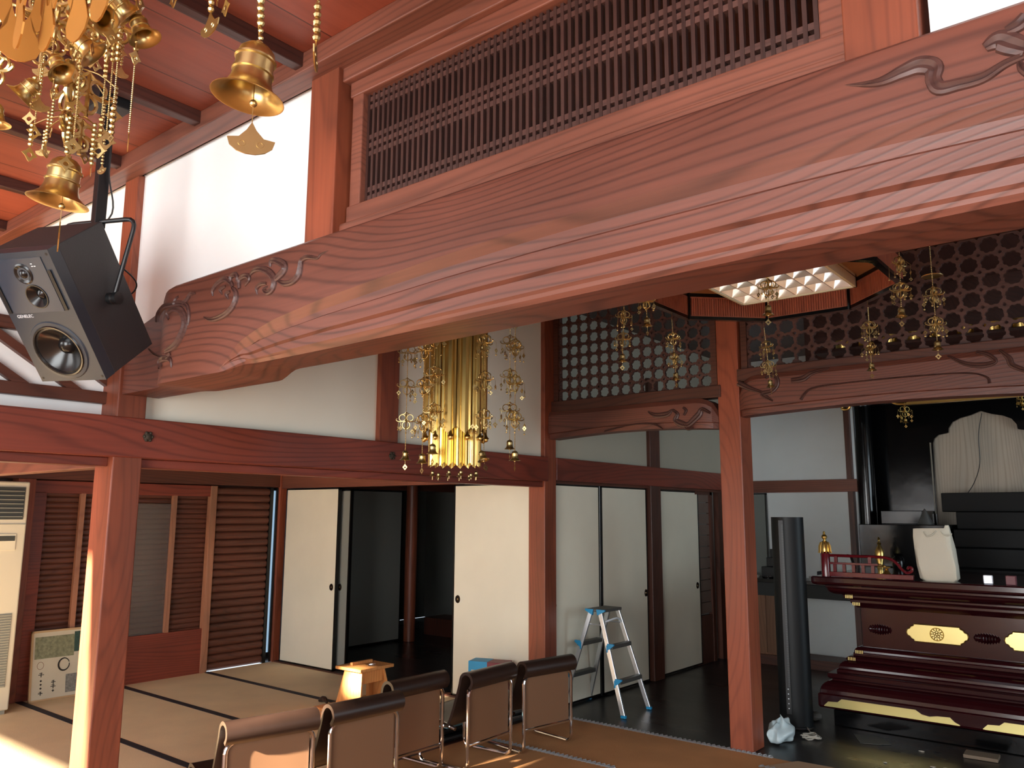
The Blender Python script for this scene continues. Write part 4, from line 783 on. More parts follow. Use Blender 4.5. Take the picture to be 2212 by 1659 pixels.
MB().tube(spline([(0.05, -0.06, 0.36), (0.07, -0.08, 0.335), (0.10, -0.078, 0.325), (0.12, -0.05, 0.34)], 5), 0.004, 6).obj('handle_loop', BAGM, bg_)
sc = thing('charging_cradle', 'small white glowing square device standing on the altar top', 'device', (-1.065, 6.60, 1.112))
MB().box(-0.03, 0.03, -0.01, 0.01, 0.0, 0.062).obj('device_body', mat('white_shell', (225, 228, 235), 0.3), sc, 0.008)
MB().box(-0.023, 0.023, -0.0115, -0.0095, 0.008, 0.055).obj('lit_face', mat('lit_white_face', (235, 240, 250), 0.4, emis=((225, 235, 255), 1.6)), sc, 0.0)
tag(MB().box(-0.96, -0.90, 6.60, 6.66, 1.112, 1.175).obj('small_box', mat('dusky_pink_box', (120, 66, 72), 0.5), None, 0.004), 'small dusky box at the right edge on the altar top', 'box')
# ---- stepped black lacquer shrine behind
sh = thing('lacquer_shrine', 'black lacquered shrine of receding steps behind the altar', 'shrine', (-1.4, 8.5, 0))
def Sh(mb): return Lc(mb, sh.location)
for i, (z0, z1, y, x0) in enumerate(((0.0, 1.13, 8.02, -1.62), (1.13, 1.30, 8.20, -1.62), (1.30, 1.46, 8.38, -1.60), (1.46, 1.62, 8.56, -1.60), (1.62, 1.80, 8.74, -1.75))):
    Sh(MB().box(x0, -0.1, y, 9.25, z0, z1)).obj('shrine_step', DST, sh, 0.006)
Sh(MB().box(-2.36, -1.62, 8.15, 9.25, 0.0, 1.50)).obj('side_chest', LAC, sh, 0.006)
Sh(MB().box(-2.30, -1.92, 8.70, 9.2, 1.50, 1.63)).obj('side_step', LAC, sh, 0.006)
# shrine back wall: black panel with an ogee topped opening over grey board
Sh(MB().box(-2.45, -0.4, 9.32, 9.36, 0.0, 3.2)).obj('grey_back_board', wGrey, sh)
def niche_face():
    op = [(-1.90, 1.74), (-1.885, 2.32), (-1.87, 2.37), (-1.83, 2.405), (-1.75, 2.42), (-1.735, 2.425), (-1.73, 2.47), (-1.69, 2.53), (-1.62, 2.565), (-1.52, 2.59), (-1.43, 2.625)]
    op += [(-2.86-x, z) for x, z in op[-2::-1]]
    outer = [(-2.60, 1.62), (-2.45, 3.1), (-0.40, 3.1), (-0.40, 1.62)]
    n = len(op); vs = []; fs = []; mb = MB()
    for y in (9.24, 9.28):
        vs += [(x, y, z) for x, z in op]; vs += [(x, y, 3.1) for x, z in op]
    for k in range(n-1): fs += [(k, k+1, n+k+1, n+k), (2*n+k, 3*n+k, 3*n+k+1, 2*n+k+1), (k, 2*n+k, 2*n+k+1, k+1)]
    mb.add(vs, fs); mb.box(-2.62, op[0][0], 9.24, 9.28, 1.2, 3.1).box(op[-1][0], -0.4, 9.24, 9.28, 1.60, 3.1); return mb
Sh(niche_face()).obj('arched_screen', LAC, sh)
for x in (-1.91,): Sh(MB().box(x-0.006, x+0.006, 9.225, 9.24, 1.6, 2.33)).obj('screen_edge', mat('worn_edge', (110, 104, 92), 0.4), sh)
Sh(MB().tube(spline([(-1.42, 9.23, 2.60), (-1.46, 9.2, 2.38), (-1.47, 9.2, 2.1), (-1.52, 9.1, 1.9), (-1.60, 9.0, 1.75), (-1.64, 8.9, 1.64)], 5), 0.004, 5)).obj('hanging_wire', RUB, sh)
lp = thing('lacquer_pillar', 'round black lacquer pillar left of the shrine', 'pillar', (-2.49, 8.95, 0))
MB().lathe([(0.10, 0), (0.10, 0.05), (0.088, 0.06), (0.088, 3.3)], n=32).obj('shaft', LAC, lp)
lp['kind'] = 'structure'
# gilt brackets and bar under the shrine eaves
hb_ = thing('gilt_header', 'gilt bar with scrolled bracket ends over the shrine', 'bracket', (-1.5, 8.0, 2.6))
Lc(MB().box(-1.86, -0.2, 7.98, 8.04, 2.585, 2.62), hb_.location).obj('gilt_bar', GOLD, hb_, 0.004)
Lc(MB().box(-2.5, -0.2, 8.0, 8.12, 2.62, 2.85), hb_.location).obj('black_header', LAC, hb_, 0.004)
Lc(MB().tube(spline([(-2.45, 7.97, 2.66), (-2.38, 7.97, 2.665), (-2.32, 7.97, 2.63), (-2.34, 7.97, 2.585), (-2.39, 7.97, 2.59), (-2.385, 7.97, 2.615)], 5), 0.014, 8), hb_.location).obj('scroll_end', GOLD, hb_)
Lc(MB().tube(spline([(-2.12, 7.97, 2.69), (-2.05, 7.97, 2.70), (-1.98, 7.97, 2.68), (-1.95, 7.97, 2.63), (-1.90, 7.97, 2.60), (-1.82, 7.97, 2.595)], 5), 0.014, 8), hb_.location).obj('scroll_end', GOLD, hb_)
# small vessels beyond the railing
def vessel(name, label, cat, loc, prof, m, extra=None):
    o = MB().lathe(prof, loc, 18).obj(name, m, None, loc=loc); return tag(o, label, cat)
vessel('incense_vase', 'slim brass topped vase standing behind the red balustrade', 'vase', (-2.12, 7.9, 1.112), [(0.0005, 0.0), (0.03, 0), (0.022, 0.03), (0.04, 0.10), (0.04, 0.15), (0.02, 0.19), (0.012, 0.205), (0.02, 0.22), (0.01, 0.235), (0.008, 0.25), (0.014, 0.26), (0.0005, 0.28)], GOLD)
vessel('metal_cone', 'small grey metal cone standing on the side chest of the shrine', 'cone', (-1.83, 8.4, 1.50), [(0.07, 0), (0.065, 0.015), (0.045, 0.06), (0.04, 0.07), (0.025, 0.11), (0.008, 0.14), (0.0005, 0.15)], mat('dull_tin', (120, 120, 118), 0.4, 0.7))  # bell cap turned as one cone-shaped piece
vessel('flower_vase', 'dark glossy jar behind the red balustrade', 'jar', (-1.93, 7.75, 1.112), [(0.0005, 0), (0.04, 0), (0.05, 0.05), (0.045, 0.10), (0.03, 0.12), (0.04, 0.14), (0.0005, 0.142)], LAC)
# ---- side counter with clutter at the back
sc_ = thing('side_counter', 'long dark counter with wooden cupboard along the back wall', 'counter', (-3.0, 8.9, 0))
Lc(MB().box(-3.95, -2.62, 8.72, 9.12, 0.86, 0.90), sc_.location).obj('counter_top', BLK, sc_, 0.004)
Lc(MB().box(-3.95, -2.62, 8.75, 8.79, 0.72, 0.86), sc_.location).obj('dark_apron', mat('dark_green_cloth', (38, 42, 42), 0.7), sc_)
Lc(MB().box(-3.95, -3.40, 8.78, 9.1, 0.1, 0.80), sc_.location).obj('cupboard_body', wCab, sc_, 0.004)
for x0, x1 in ((-3.94, -3.70), (-3.69, -3.56), (-3.55, -3.41)): Lc(MB().box(x0, x1, 8.765, 8.785, 0.12, 0.76), sc_.location).obj('cupboard_door', wCab, sc_, 0.003)
Lc(MB().box(-3.95, -2.62, 8.76, 9.12, 0.0, 0.10), sc_.location).obj('plinth', wDkX, sc_)
for (name, lab, x0, x1, y0, y1, z0, z1, m) in (
    ('storage_box', 'black box at the bottom of the stack on the side counter', -3.62, -3.34, 8.85, 9.05, 0.90, 1.02, BLKP),
    ('storage_box', 'middle black box of the stack on the side counter', -3.57, -3.30, 8.87, 9.05, 1.021, 1.12, BLKP),
    ('storage_box', 'topmost black box of the stack on the side counter', -3.53, -3.28, 8.88, 9.05, 1.121, 1.21, BLKP),
    ('dark_cushion', 'dark folded cloth behind the tower on the side counter', -3.04, -2.80, 8.92, 9.06, 0.90, 0.99, mat('navy_cloth', (28, 32, 44), 0.8))):
    tag(MB().box(x0, x1, y0, y1, z0, z1).obj(name, m, None, 0.006), lab, 'box' if name == 'storage_box' else 'cloth')
vessel('tin_dish', 'shiny tin dish on the side counter behind the post', 'dish', (-3.52, 8.78, 0.90), [(0.0005, 0), (0.05, 0), (0.07, 0.02), (0.062, 0.02), (0.045, 0.006), (0.0005, 0.005)], CHR)
vessel('white_dish', 'white dish on the side counter behind the post', 'dish', (-3.70, 8.80, 0.90), [(0.0005, 0), (0.06, 0), (0.08, 0.025), (0.072, 0.025), (0.05, 0.006), (0.0005, 0.005)], mat('porcelain', (210, 210, 200), 0.2))
crumple('white_cloth', (-2.88, 8.84, 0.90), (0.08, 0.06, 0.05), 0.3, POLY, 'crumpled white wrapper on the counter right of the tower', 'wrapper', 11)
vessel('round_tin', 'low white tin on the counter right of the tower', 'tin', (-2.95, 8.78, 0.90) if False else (-3.03, 8.79, 0.90), [(0.0005, 0), (0.05, 0), (0.05, 0.045), (0.0005, 0.046)], mat('tin_white', (160, 166, 162), 0.4))
tag(MB().tube([(-2.62, 8.9, 0.905), (-2.64, 8.9, 1.05), (-2.67, 8.88, 1.17), (-2.70, 8.86, 1.17)], 0.014, 8).obj('black_stand', BLKP), 'small black curved stand on the counter right of the tower', 'stand')
# ================================================================== HANGING GOLD
BELL = [(0.0005, 0.86), (0.05, 0.86), (0.06, 0.80), (0.16, 0.78), (0.24, 0.70), (0.265, 0.60), (0.29, 0.585), (0.29, 0.56), (0.265, 0.545), (0.262, 0.40), (0.29, 0.385), (0.29, 0.36), (0.27, 0.345), (0.285, 0.24), (0.33, 0.13), (0.42, 0.05), (0.5, 0.0), (0.505, -0.008), (0.49, -0.008), (0.40, 0.03), (0.30, 0.10), (0.235, 0.22), (0.22, 0.55), (0.10, 0.70), (0.0005, 0.72)]
def bell_mb(d, M=Matrix(), n=28): return MB().lathe([(r*d, z*d) for r, z in BELL], n=n, M=M)
def flower_plate(s, w, th=0.0018):
    """pierced clover plate: three round loops, pointed tip and curling side wings, in the xz plane, hanging below z=0"""
    mb = MB()
    def loop(cx, cz, r, a0=0, a1=2*PI, k=14): return [(s*(cx+r*math.cos(a0+(a1-a0)*i/k)), 0, s*(cz+r*math.sin(a0+(a1-a0)*i/k))) for i in range(k+1)]
    for pts in (loop(-0.20, -0.30, 0.17), loop(0.20, -0.30, 0.17), loop(0, -0.68, 0.20)): mb.tube(pts, w, 5)
    for sx in (-1, 1):
        mb.tube(spline([(sx*s*0.08, 0, -s*0.46), (sx*s*0.34, 0, -s*0.50), (sx*s*0.50, 0, -s*0.44), (sx*s*0.52, 0, -s*0.36), (sx*s*0.46, 0, -s*0.34)], 3), [w*(1.4-0.9*i/12) for i in range(13)], 5)
        mb.tube([(0, 0, 0), (sx*s*0.12, 0, -s*0.10), (sx*s*0.22, 0, -s*0.12)], w, 5)
    mb.tube([(0, 0, 0), (0, 0, -s*0.98)], w*1.1, 5)
    return mb
def drop_tag(s, kind=0):
    """little pendant plate with holes"""
    mb = MB(); w = 0.0011+s*0.02
    if kind == 0: out = [(0, 0), (0.22, -0.28), (0.5, -0.52), (0.28, -0.66), (0.10, -0.92), (0, -1.0), (-0.10, -0.92), (-0.28, -0.66), (-0.5, -0.52), (-0.22, -0.28)]
    elif kind == 1: out = [(0, 0), (0.12, -0.22), (0.30, -0.42), (0.58, -0.46), (0.52, -0.66), (0.34, -0.80), (0.12, -0.86), (-0.12, -0.86), (-0.34, -0.80), (-0.52, -0.66), (-0.58, -0.46), (-0.30, -0.42), (-0.12, -0.22)]
    else: out = [(0, 0), (0.4, -0.5), (0, -1), (-0.4, -0.5)]
    holes = [(0, -0.55, 0.17)] if kind != 1 else [(-0.22, -0.58, 0.075), (0.22, -0.58, 0.075)]
    # build a plate between outline and hole ring (kind 0, 2), or a solid plate with dark hole rims (kind 1)
    t = max(0.0006, s*0.02)
    if kind != 1:
        n = len(out); hx, hz, hr = holes[0]; ring = []
        for x, z in out: a = math.atan2(z-hz, x-hx); ring.append((hx+hr*math.cos(a), hz+hr*math.sin(a)))
        vs = [(x*s, y, z*s) for y in (-t, t) for x, z in out+ring]; fs = []
        for k in range(n):
            l = (k+1) % n; fs += [(k, l, n+l, n+k), (2*n+k, 3*n+k, 3*n+l, 2*n+l), (k, 2*n+k, 2*n+l, l), (n+k, n+l, 3*n+l, 3*n+k)]
        mb.add(vs, fs)
    else:
        mb.prism([(x*s, z*s) for x, z in out], 1, -t, t)
        for hx, hz, hr in holes: mb.tube([(s*(hx+hr*math.cos(a)), 0, s*(hz+hr*math.sin(a))) for a in [2*PI*i/12 for i in range(12)]], t*1.8, 5, True)
    return mb
def ornament(label, group, tiers, top, bell, fl=0.10, seed=1, cap=False, cat='hanging ornament', tagk=2, m=None):
    """origin at the bell rim; tiers = heights (above the rim) of the flower plates"""
    m = m or BRS; rd = random.Random(seed)
    t = thing('hanging_ornament', label, cat, group=group)
    ch_ = MB(); step = 0.0075 if top > 0.4 else 0.006
    ch_.tube([(0, 0, bell*0.84), (0, 0, top)], 0.0009, 4); z = bell*0.9
    while z < top: ch_.ball((0, 0, z), 0.0030, 6, 4); z += 0.0085
    ch_.obj('bead_chain', m, t)
    for tz in tiers:
        mb = MB()
        for k in range(2): mb.add(*(lambda q: (q.v, q.f, True))(flower_plate(fl, 0.0026).xf(Matrix.Translation((0, 0, tz)) @ Matrix.Rotation(k*PI/2+rd.uniform(0, 1), 4, 'Z'))))
        mb.obj('flower_plate', m, t)
        ts = MB()
        for k in range(6):
            a = 2*PI*k/6+rd.uniform(-0.3, 0.3); r = fl*rd.uniform(0.42, 0.56); x, y = r*math.cos(a), r*math.sin(a); z0 = tz-fl*0.45; ln = fl*rd.uniform(0.4, 0.8)
            ts.tube([(x*0.6, y*0.6, tz-fl*0.3), (x, y, z0), (x, y, z0-ln)], 0.0008, 4)
            g = drop_tag(fl*0.26, 2 if rd.random() < 0.6 else 0).xf(Matrix.Translation((x, y, z0-ln*0.45)) @ Matrix.Rotation(rd.uniform(0, PI), 4, 'Z')); ts.add(g.v, g.f)
            if rd.random() < 0.7: ts.ball((x, y, z0-ln), 0.005, 8, 5)
            else: g = drop_tag(fl*0.22, 0).xf(Matrix.Translation((x, y, z0-ln)) @ Matrix.Rotation(rd.uniform(0, PI), 4, 'Z')); ts.add(g.v, g.f)
        ts.obj('tassels', m, t)
    BO = bell_mb(bell, n=20).obj('bell', m, t)
    c = MB().tube([(0, 0, bell*0.7), (0, 0, -bell*0.35)], 0.0008, 4).ball((0, 0, -bell*0.05), bell*0.08, 8, 5); c.obj('clapper', m, BO)
    drop_tag(bell*0.55, tagk).xf(Matrix.Translation((0, 0, -bell*0.35)) @ Matrix.Rotation(0.5, 4, 'Z')).obj('wind_plate', m, BO)
    if cap: MB().lathe([(0.0005, 0.012), (0.03, 0.008), (0.048, 0.0), (0.05, 0.003), (0.0005, 0.018)], (0, 0, cap), 20).obj('cap_dish', m, t)
    return t
# ---- octagonal bamboo light canopy in the inner hall
OC = Vector((-1.52, 3.96, 2.70)); RA = 0.575
lamp = thing('octagonal_lamp', 'octagonal hanging light with slatted wooden sides and mirrored louvre', 'ceiling light', OC)
def octp(r, a0=PI/8): return [(r/math.cos(PI/8)*math.cos(a0+PI/4*k), r/math.cos(PI/8)*math.sin(a0+PI/4*k)) for k in range(8)]
def ring(ro, ri, z0, z1):
    mb = MB(); A_, B_ = octp(ro), octp(ri); vs = [(x, y, z) for z in (z0, z1) for x, y in A_+B_]; fs = []
    for k in range(8):
        l = (k+1) % 8; fs += [(k, l, 8+l, 8+k), (16+k, 24+k, 24+l, 16+l), (k, 16+k, 16+l, l), (8+k, 8+l, 24+l, 24+k)]
    return mb.add(vs, fs)
ring(RA+0.02, RA-0.012, 0.0, 0.018).obj('black_rim', LAC, lamp); ring(RA+0.02, RA-0.012, 0.135, 0.155).obj('black_rim', LAC, lamp)
wR = wood('slat_redwood', 2, (176, 96, 66), (128, 64, 46), blot=0.2)
for k in range(8):
    a = PI/4*k; M = Matrix.Rotation(a, 4, 'Z') @ Matrix.Translation((RA, 0, 0)); half = RA*math.tan(PI/8)
    mb = MB().box(0.004, 0.012, -half, half, 0.018, 0.135).box(-0.006, 0.004, -half+0.008, half-0.008, 0.018, 0.026).box(-0.006, 0.004, -half+0.008, half-0.008, 0.127, 0.135)
    n = 34
    for i in range(n): y = -half+0.012+(2*half-0.024)*i/(n-1); mb.box(-0.006, 0.005, y-0.0025, y+0.0025, 0.024, 0.129)
    mb.xf(M).obj('slatted_panel', wR, lamp)
    MB().box(-0.012, 0.012, -0.006, 0.006, 0.0, 0.155).xf(Matrix.Rotation(a+PI/8, 4, 'Z') @ Matrix.Translation((RA/math.cos(PI/8)-0.008, 0, 0))).obj('corner_bar', LAC, lamp)
MB().prism(octp(RA), 2, 0.155, 0.170).obj('plywood_top', mat('plywood', (170, 120, 76), 0.6, var=0.1), lamp)
# recessed square fixture with parabolic louvre
fx = MB().box(-0.33, 0.31, -0.24, -0.225, 0.085, 0.155).box(-0.33, 0.31, 0.435, 0.45, 0.085, 0.155).box(-0.33, -0.315, -0.24, 0.45, 0.085, 0.155).box(0.295, 0.31, -0.24, 0.45, 0.085, 0.155)
fx.obj('fixture_frame', mat('cream_enamel', (226, 214, 180), 0.5), lamp)
MB().box(-0.32, 0.30, -0.23, 0.44, 0.149, 0.1545).obj('tube_tray', mat('glow_tube_tray', (240, 245, 245), 0.5, emis=((216, 234, 245), 0.9)), lamp)  # lamp is off; glow put in for its daylight brightness
mb = MB()
for i in range(7):
    x = -0.315+0.61*i/6
    for e in range(1): mb.add([(x-0.016, -0.225, 0.14), (x+0.016, -0.225, 0.14), (x+0.002, -0.225, 0.092), (x-0.002, -0.225, 0.092), (x-0.016, 0.435, 0.14), (x+0.016, 0.435, 0.14), (x+0.002, 0.435, 0.092), (x-0.002, 0.435, 0.092)], [(0,4,7,3), (1,2,6,5), (3,7,6,2)])
for i in range(5):
    y = -0.225+0.66*i/4
    mb.add([(-0.315, y-0.016, 0.14), (-0.315, y+0.016, 0.14), (-0.315, y+0.002, 0.092), (-0.315, y-0.002, 0.092), (0.295, y-0.016, 0.14), (0.295, y+0.016, 0.14), (0.295, y+0.002, 0.092), (0.295, y-0.002, 0.092)], [(0,4,7,3), (1,2,6,5), (3,7,6,2)])
mb.obj('mirror_louvre', mat('mirror_louvre', (225, 230, 230), 0.18, 0.9), lamp)
for x, y in ((-0.4, -0.3), (0.4, -0.3), (-0.4, 0.4), (0.4, 0.4)): MB().tube([(x, y, 0.168), (x, y, 0.70)], 0.004, 6).obj('suspension_rod', BLKP, lamp)
GR = 'gold ornaments hung around the octagonal light'
proto = ornament('gold bell ornament under the left front corner of the octagonal light', GR, [0.16, 0.28], 0.36, 0.052, 0.085, 21, tagk=0)
pos = [(-2.19, 3.62, 2.375, None), (-1.88, 3.34, 2.47, 'gold bell ornament left of the light, half hidden by the big beam'),
       (-2.14, 4.12, 2.34, 'gold bell ornament hanging just left of the slatted octagonal light'), (-1.295, 3.36, 2.44, 'gold bell ornament hanging before the bright louvre'),
       (-1.77, 4.58, 2.32, 'gold bell ornament beside the tall post below the light'), (-1.21, 4.59, 2.36, 'gold bell ornament right of the octagonal light, over the lattice'),
       (-0.86, 3.79, 2.45, 'large gold bell ornament at the right corner of the octagonal light')]
for i, (x, y, z, lab) in enumerate(pos):
    o = proto if i == 0 else copy_tree(proto)
    o.location = (x, y, z); o.rotation_euler = (0.05*math.sin(i*2), 0.05*math.cos(i*3), i*1.1); 
    if lab: o['label'] = lab
    MB().tube([(0, 0, 0.36), (0, 0, ZC+0.02-z)], 0.0012, 4).obj('hanging_wire', BRS, o)
o = ornament('gold bell ornament with a dished cap, rightmost before the dark lattice', GR, [0.17, 0.32], 0.60, 0.055, 0.095, 33, cap=0.37, tagk=0); o.location = (-0.83, 4.33, 2.385); MB().tube([(0, 0, 0.60), (0, 0, ZC+0.02-2.385)], 0.0012, 4).obj('hanging_wire', BRS, o)
# rods carrying those strings up to the ceiling
hg = MB()
# ---- gold banner column in the middle distance
BX, BY = -2.93, 3.13
ban = thing('banner_column', 'fluted gold banner column hanging behind the big beam', 'hanging banner', (BX, BY, 1.82))
def fluted(r, z0, z1, n, m_, name, point):
    mb = MB()
    for k in range(n):
        a = 2*PI*k/n; hw = PI*r/n*0.96; M = Matrix.Rotation(a, 4, 'Z') @ Matrix.Translation((r, 0, 0))
        pr = [(-hw, 0), (-hw*0.8, 0.008), (-hw*0.55, 0.004), (-hw*0.4, 0.011), (0, 0.015), (hw*0.4, 0.011), (hw*0.55, 0.004), (hw*0.8, 0.008), (hw, 0)]
        dz = [point*(1-abs(p[0])/hw) for p in pr]; q = len(pr)
        vs = [(p[1], p[0], z1) for p in pr]+[(p[1], p[0], z0-d_) for p, d_ in zip(pr, dz)]
        g = MB().add(vs, [(j, j+1, q+j+1, q+j) for j in range(q-1)], False).xf(M); mb.add(g.v, g.f)
    return mb.obj(name, m_, ban, sharp=30)
fluted(0.158, 0.20, 1.5, 12, GOLD, 'fluted_sleeve', 0.035); fluted(0.125, 0.02, 0.40, 18, GOLD, 'pointed_skirt', 0.02)
MB().lathe([(0.0005, 1.52), (0.20, 1.50), (0.19, 1.44), (0.15, 1.43)], n=24).obj('crown', GOLD, ban)
MB().tube([(0, 0, 1.5), (0, 0, ZC+0.02-1.82)], 0.01, 6).obj('hanger', BRS, ban)
for k in range(12):
    a = 2*PI*k/12+0.1; MB().ball((0.165*math.cos(a), 0.165*math.sin(a), 0.145), 0.013, 10, 6).lathe([(0.018, 0), (0.008, 0.012), (0.004, 0.03)], (0.165*math.cos(a), 0.165*math.sin(a), 0.15), 10).obj('round_bead', GOLD, ban)
for k in range(12):
    a = 2*PI*k/12; x, y = 0.118*math.cos(a), 0.118*math.sin(a)
    bell_mb(0.03, Matrix.Translation((x, y, -0.045-0.012*(k % 3 == 0))), 12).tube([(x, y, -0.05), (x, y, -0.065)], 0.002, 4).obj('small_bell', BRS, ban)
GB = 'gold ornament strings around the banner column'
far = ornament('gold ornament string at the far left of the banner column', GB, [0.26, 0.45, 0.64, 0.83], 1.44, 0.062, 0.105, 5, tagk=2)
fp = [(-3.21, 3.04, 1.865, None), (-2.866, 2.90, 1.875, 'gold ornament string in front of the left half of the banner column'), (-2.99, 2.95, 1.835, 'shorter bell string close beside the left edge of the banner column'),
      (-2.63, 3.02, 1.84, 'gold ornament string with tilted bell at the right edge of the banner column'), (-2.61, 3.24, 1.85, 'gold ornament string at the far right of the banner column'),
      (-3.20, 3.36, 1.93, 'gold ornament string behind the banner column'), (-2.80, 3.43, 1.93, 'rearmost gold ornament string right behind the banner column')]
for i, (x, y, z, lab) in enumerate(fp):
    o = far if i == 0 else copy_tree(far)
    o.location = (x, y, z); o.rotation_euler = (0, 0, 1.3*i); MB().tube([(0, 0, 1.40), (0, 0, ZC+0.02-z)], 0.0012, 4).obj('hanging_wire', BRS, o)
    if lab: o['label'] = lab
    if i == 3:
        for c in o.children:
            if c.name.startswith(('bell', 'clapper', 'wind')): c.rotation_euler = (0.25, 0.25, 0)
    # hook height differs: chain ends under the crown
# ---- near gold canopy at the upper left
CG = 'gold pendants of the near canopy'
can = thing('gold_canopy', 'gilded canopy fringe of pierced leaf plates at the top left corner', 'canopy', (-1.30, 0.45, 2.95))
def leaf_plate(w, h):
    """flat pierced U leaf with side hooks, in xz plane, top at z=0"""
    o = []
    out = [(-0.5, 0), (-0.5, -0.45), (-0.42, -0.66), (-0.30, -0.72), (-0.22, -0.72), (-0.34, -0.80), (-0.40, -0.86), (-0.32, -0.94), (-0.14, -0.99), (0, -1.0)]
    out += [(-x, z) for x, z in out[-2::-1]]
    inn = [(-0.2, 0), (-0.2, -0.40), (-0.2, -0.45), (-0.19, -0.50), (-0.17, -0.55), (-0.14, -0.60), (-0.10, -0.64), (-0.06, -0.655), (-0.03, -0.66), (0, -0.66)]
    inn += [(-x, z) for x, z in inn[-2::-1]]
    n = len(out); t = 0.0012; vs = [(x*w, y, z*h) for y in (-t, t) for x, z in out+inn]; fs = []
    for k in range(n-1): fs += [(k, k+1, n+k+1, n+k), (2*n+k, 3*n+k, 3*n+k+1, 2*n+k+1), (k, 2*n+k, 2*n+k+1, k+1), (n+k, n+k+1, 3*n+k+1, 3*n+k)]
    return MB().add(vs, fs)
for (x, y, z, w_, h_, a, tl) in ((-1.765, 0.55, 2.765, 0.105, 0.27, 1.28, 0.0), (-1.61, 0.50, 2.71, 0.09, 0.27, -0.12, 0.0), (-1.56, 0.53, 2.70, 0.09, 0.27, -0.02, 0.0), (-1.475, 0.55, 2.695, 0.09, 0.27, 0.12, 0.0), (-1.385, 0.55, 2.70, 0.09, 0.27, 0.0, 0), (-1.30, 0.55, 2.71, 0.09, 0.27, 0.1, 0)):
    x, y, z, w_, h_ = x*0.72, y*0.72, 1.58+(z-1.58)*0.72, w_*0.72, h_*0.72
    MB().tube([(x+1.3, y-0.45, z-2.95), (x+1.3, y-0.45, 0.0)], 0.002, 5).obj('hanging_rod', GOLD, can)
    leaf_plate(w_, h_).xf(Matrix.Translation((x+1.30, y-0.45, z-2.95)) @ Matrix.Rotation(a, 4, 'Z') @ Matrix.Rotation(tl, 4, 'X')).obj('leaf_plate', GOLDL, can)
MB().lathe([(0.30, 0.03), (0.60, 0.02), (0.61, 0.05), (0.56, 0.10), (0.35, 0.22), (0.10, 0.30), (0.05, 0.36), (0.02, 0.62)], (-0.05, -0.1, 0), 6).obj('canopy_roof', GOLDL, can)
MB().lathe([(0.58, 0.0), (0.60, -0.03), (0.60, 0.03), (0.57, 0.03)], (-0.05, -0.1, 0), 6).obj('canopy_rim', GOLD, can)
def near_string(label, loc, d, tilt=(0, 0, 0), top=None, big=False, tk=1, seed=0, plates=(), face=None):
    """bell hung from a chain that rises to z=top; plates = [(z above rim, size)]"""
    rd = random.Random(seed); t = thing('bell_pendant', label, 'bell pendant', loc, (0, 0, rd.uniform(0, 3)), CG); top = 2.95-loc[2]
    R = Matrix.Translation((0, 0, d*0.86)) @ Euler(tilt).to_matrix().to_4x4() @ Matrix.Translation((0, 0, -d*0.86))
    R = Matrix.Rotation(-t.rotation_euler.z, 4, 'Z') @ R
    BO = bell_mb(d, R, 40 if big else 24).obj('bell', BRS, t)
    bl = Vector((0, 0, d*0.86)); p0 = R @ Vector((0, 0, d*0.6)); p1 = p0+Vector((0, 0, -d*0.68)); p2 = p1+Vector((0, 0, -d*0.28))
    MB().tube([p0, p1, p2], d*0.008 if big else 0.0008, 5).ball(p1, d*0.055, 12, 8).obj('clapper', BRS, BO)
    drop_tag(d*(0.55 if big else 0.5), tk if big else 0).xf(Matrix.Translation(p2) @ Matrix.Rotation(rd.uniform(-0.5, 0.5) if face is None else face-t.rotation_euler.z, 4, 'Z')).obj('wind_plate', BRS, BO)
    mb = MB(); z = d*0.92
    br_ = 0.0052 if big else 0.0017
    while z < top:
        mb.ball((0.002*math.sin(z*30), 0, z), br_ if int(z/0.05) % 2 == 0 or not big else br_*0.7, 8, 5); z += br_*2.0
    mb.tube([(0, 0, d*0.8), (0, 0, top)], 0.001, 4).obj('bead_chain', BRS, t)
    for k, (pz, ps) in enumerate(plates):
        g = MB()
        for j in range(3 if big else 1):
            q = flower_plate(ps, 0.0034 if big else 0.0028).xf(Matrix.Translation((0, 0, pz)) @ Matrix.Rotation(j*2*PI/3+rd.uniform(0, 1), 4, 'Z') @ Matrix.Translation((ps*0.25 if big else 0, 0, 0))); g.add(q.v, q.f, True)
        g.obj('flower_plate', BRS, t)
        if big:
            ts = MB()
            for j in range(7):
                a = 2*PI*j/7+rd.uniform(-0.3, 0.3); r = rd.uniform(0.6, 1.15)*ps; x, y = r*math.cos(a), r*math.sin(a); z0 = pz-ps*0.35; ln = rd.uniform(0.02, 0.07)
                ts.tube(spline([(0, 0, pz), (x*0.55, y*0.55, z0+ps*0.25), (x, y, z0)], 4), 0.0012, 5)
                zz = z0
                while zz > z0-ln: ts.ball((x, y, zz), 0.0028 if j % 2 else 0.0042, 7, 4); zz -= 0.0062 if j % 2 else 0.0085
                q = drop_tag(rd.uniform(0.020, 0.030), j % 2).xf(Matrix.Translation((x, y, z0-ln)) @ Matrix.Rotation(rd.uniform(0, PI), 4, 'Z')); ts.add(q.v, q.f)
            ts.obj('tassels', BRS, t)
    return t
near_string('large brass bell with flared rim and scalloped plate, right one of the two big bells', (-0.85, 0.533, 2.095), 0.090, (-0.10, 0.10, 0), 2.75, True, 1, 3, [(0.215, 0.07), (0.33, 0.08), (0.45, 0.08)], 1.0)
near_string('large brass bell above the loudspeaker, left one of the two big bells', (-1.405, 0.531, 2.095), 0.096, (-0.08, 0.12, 0), 2.75, True, 0, 8, [(0.155, 0.065), (0.245, 0.085), (0.35, 0.085)], -0.36)
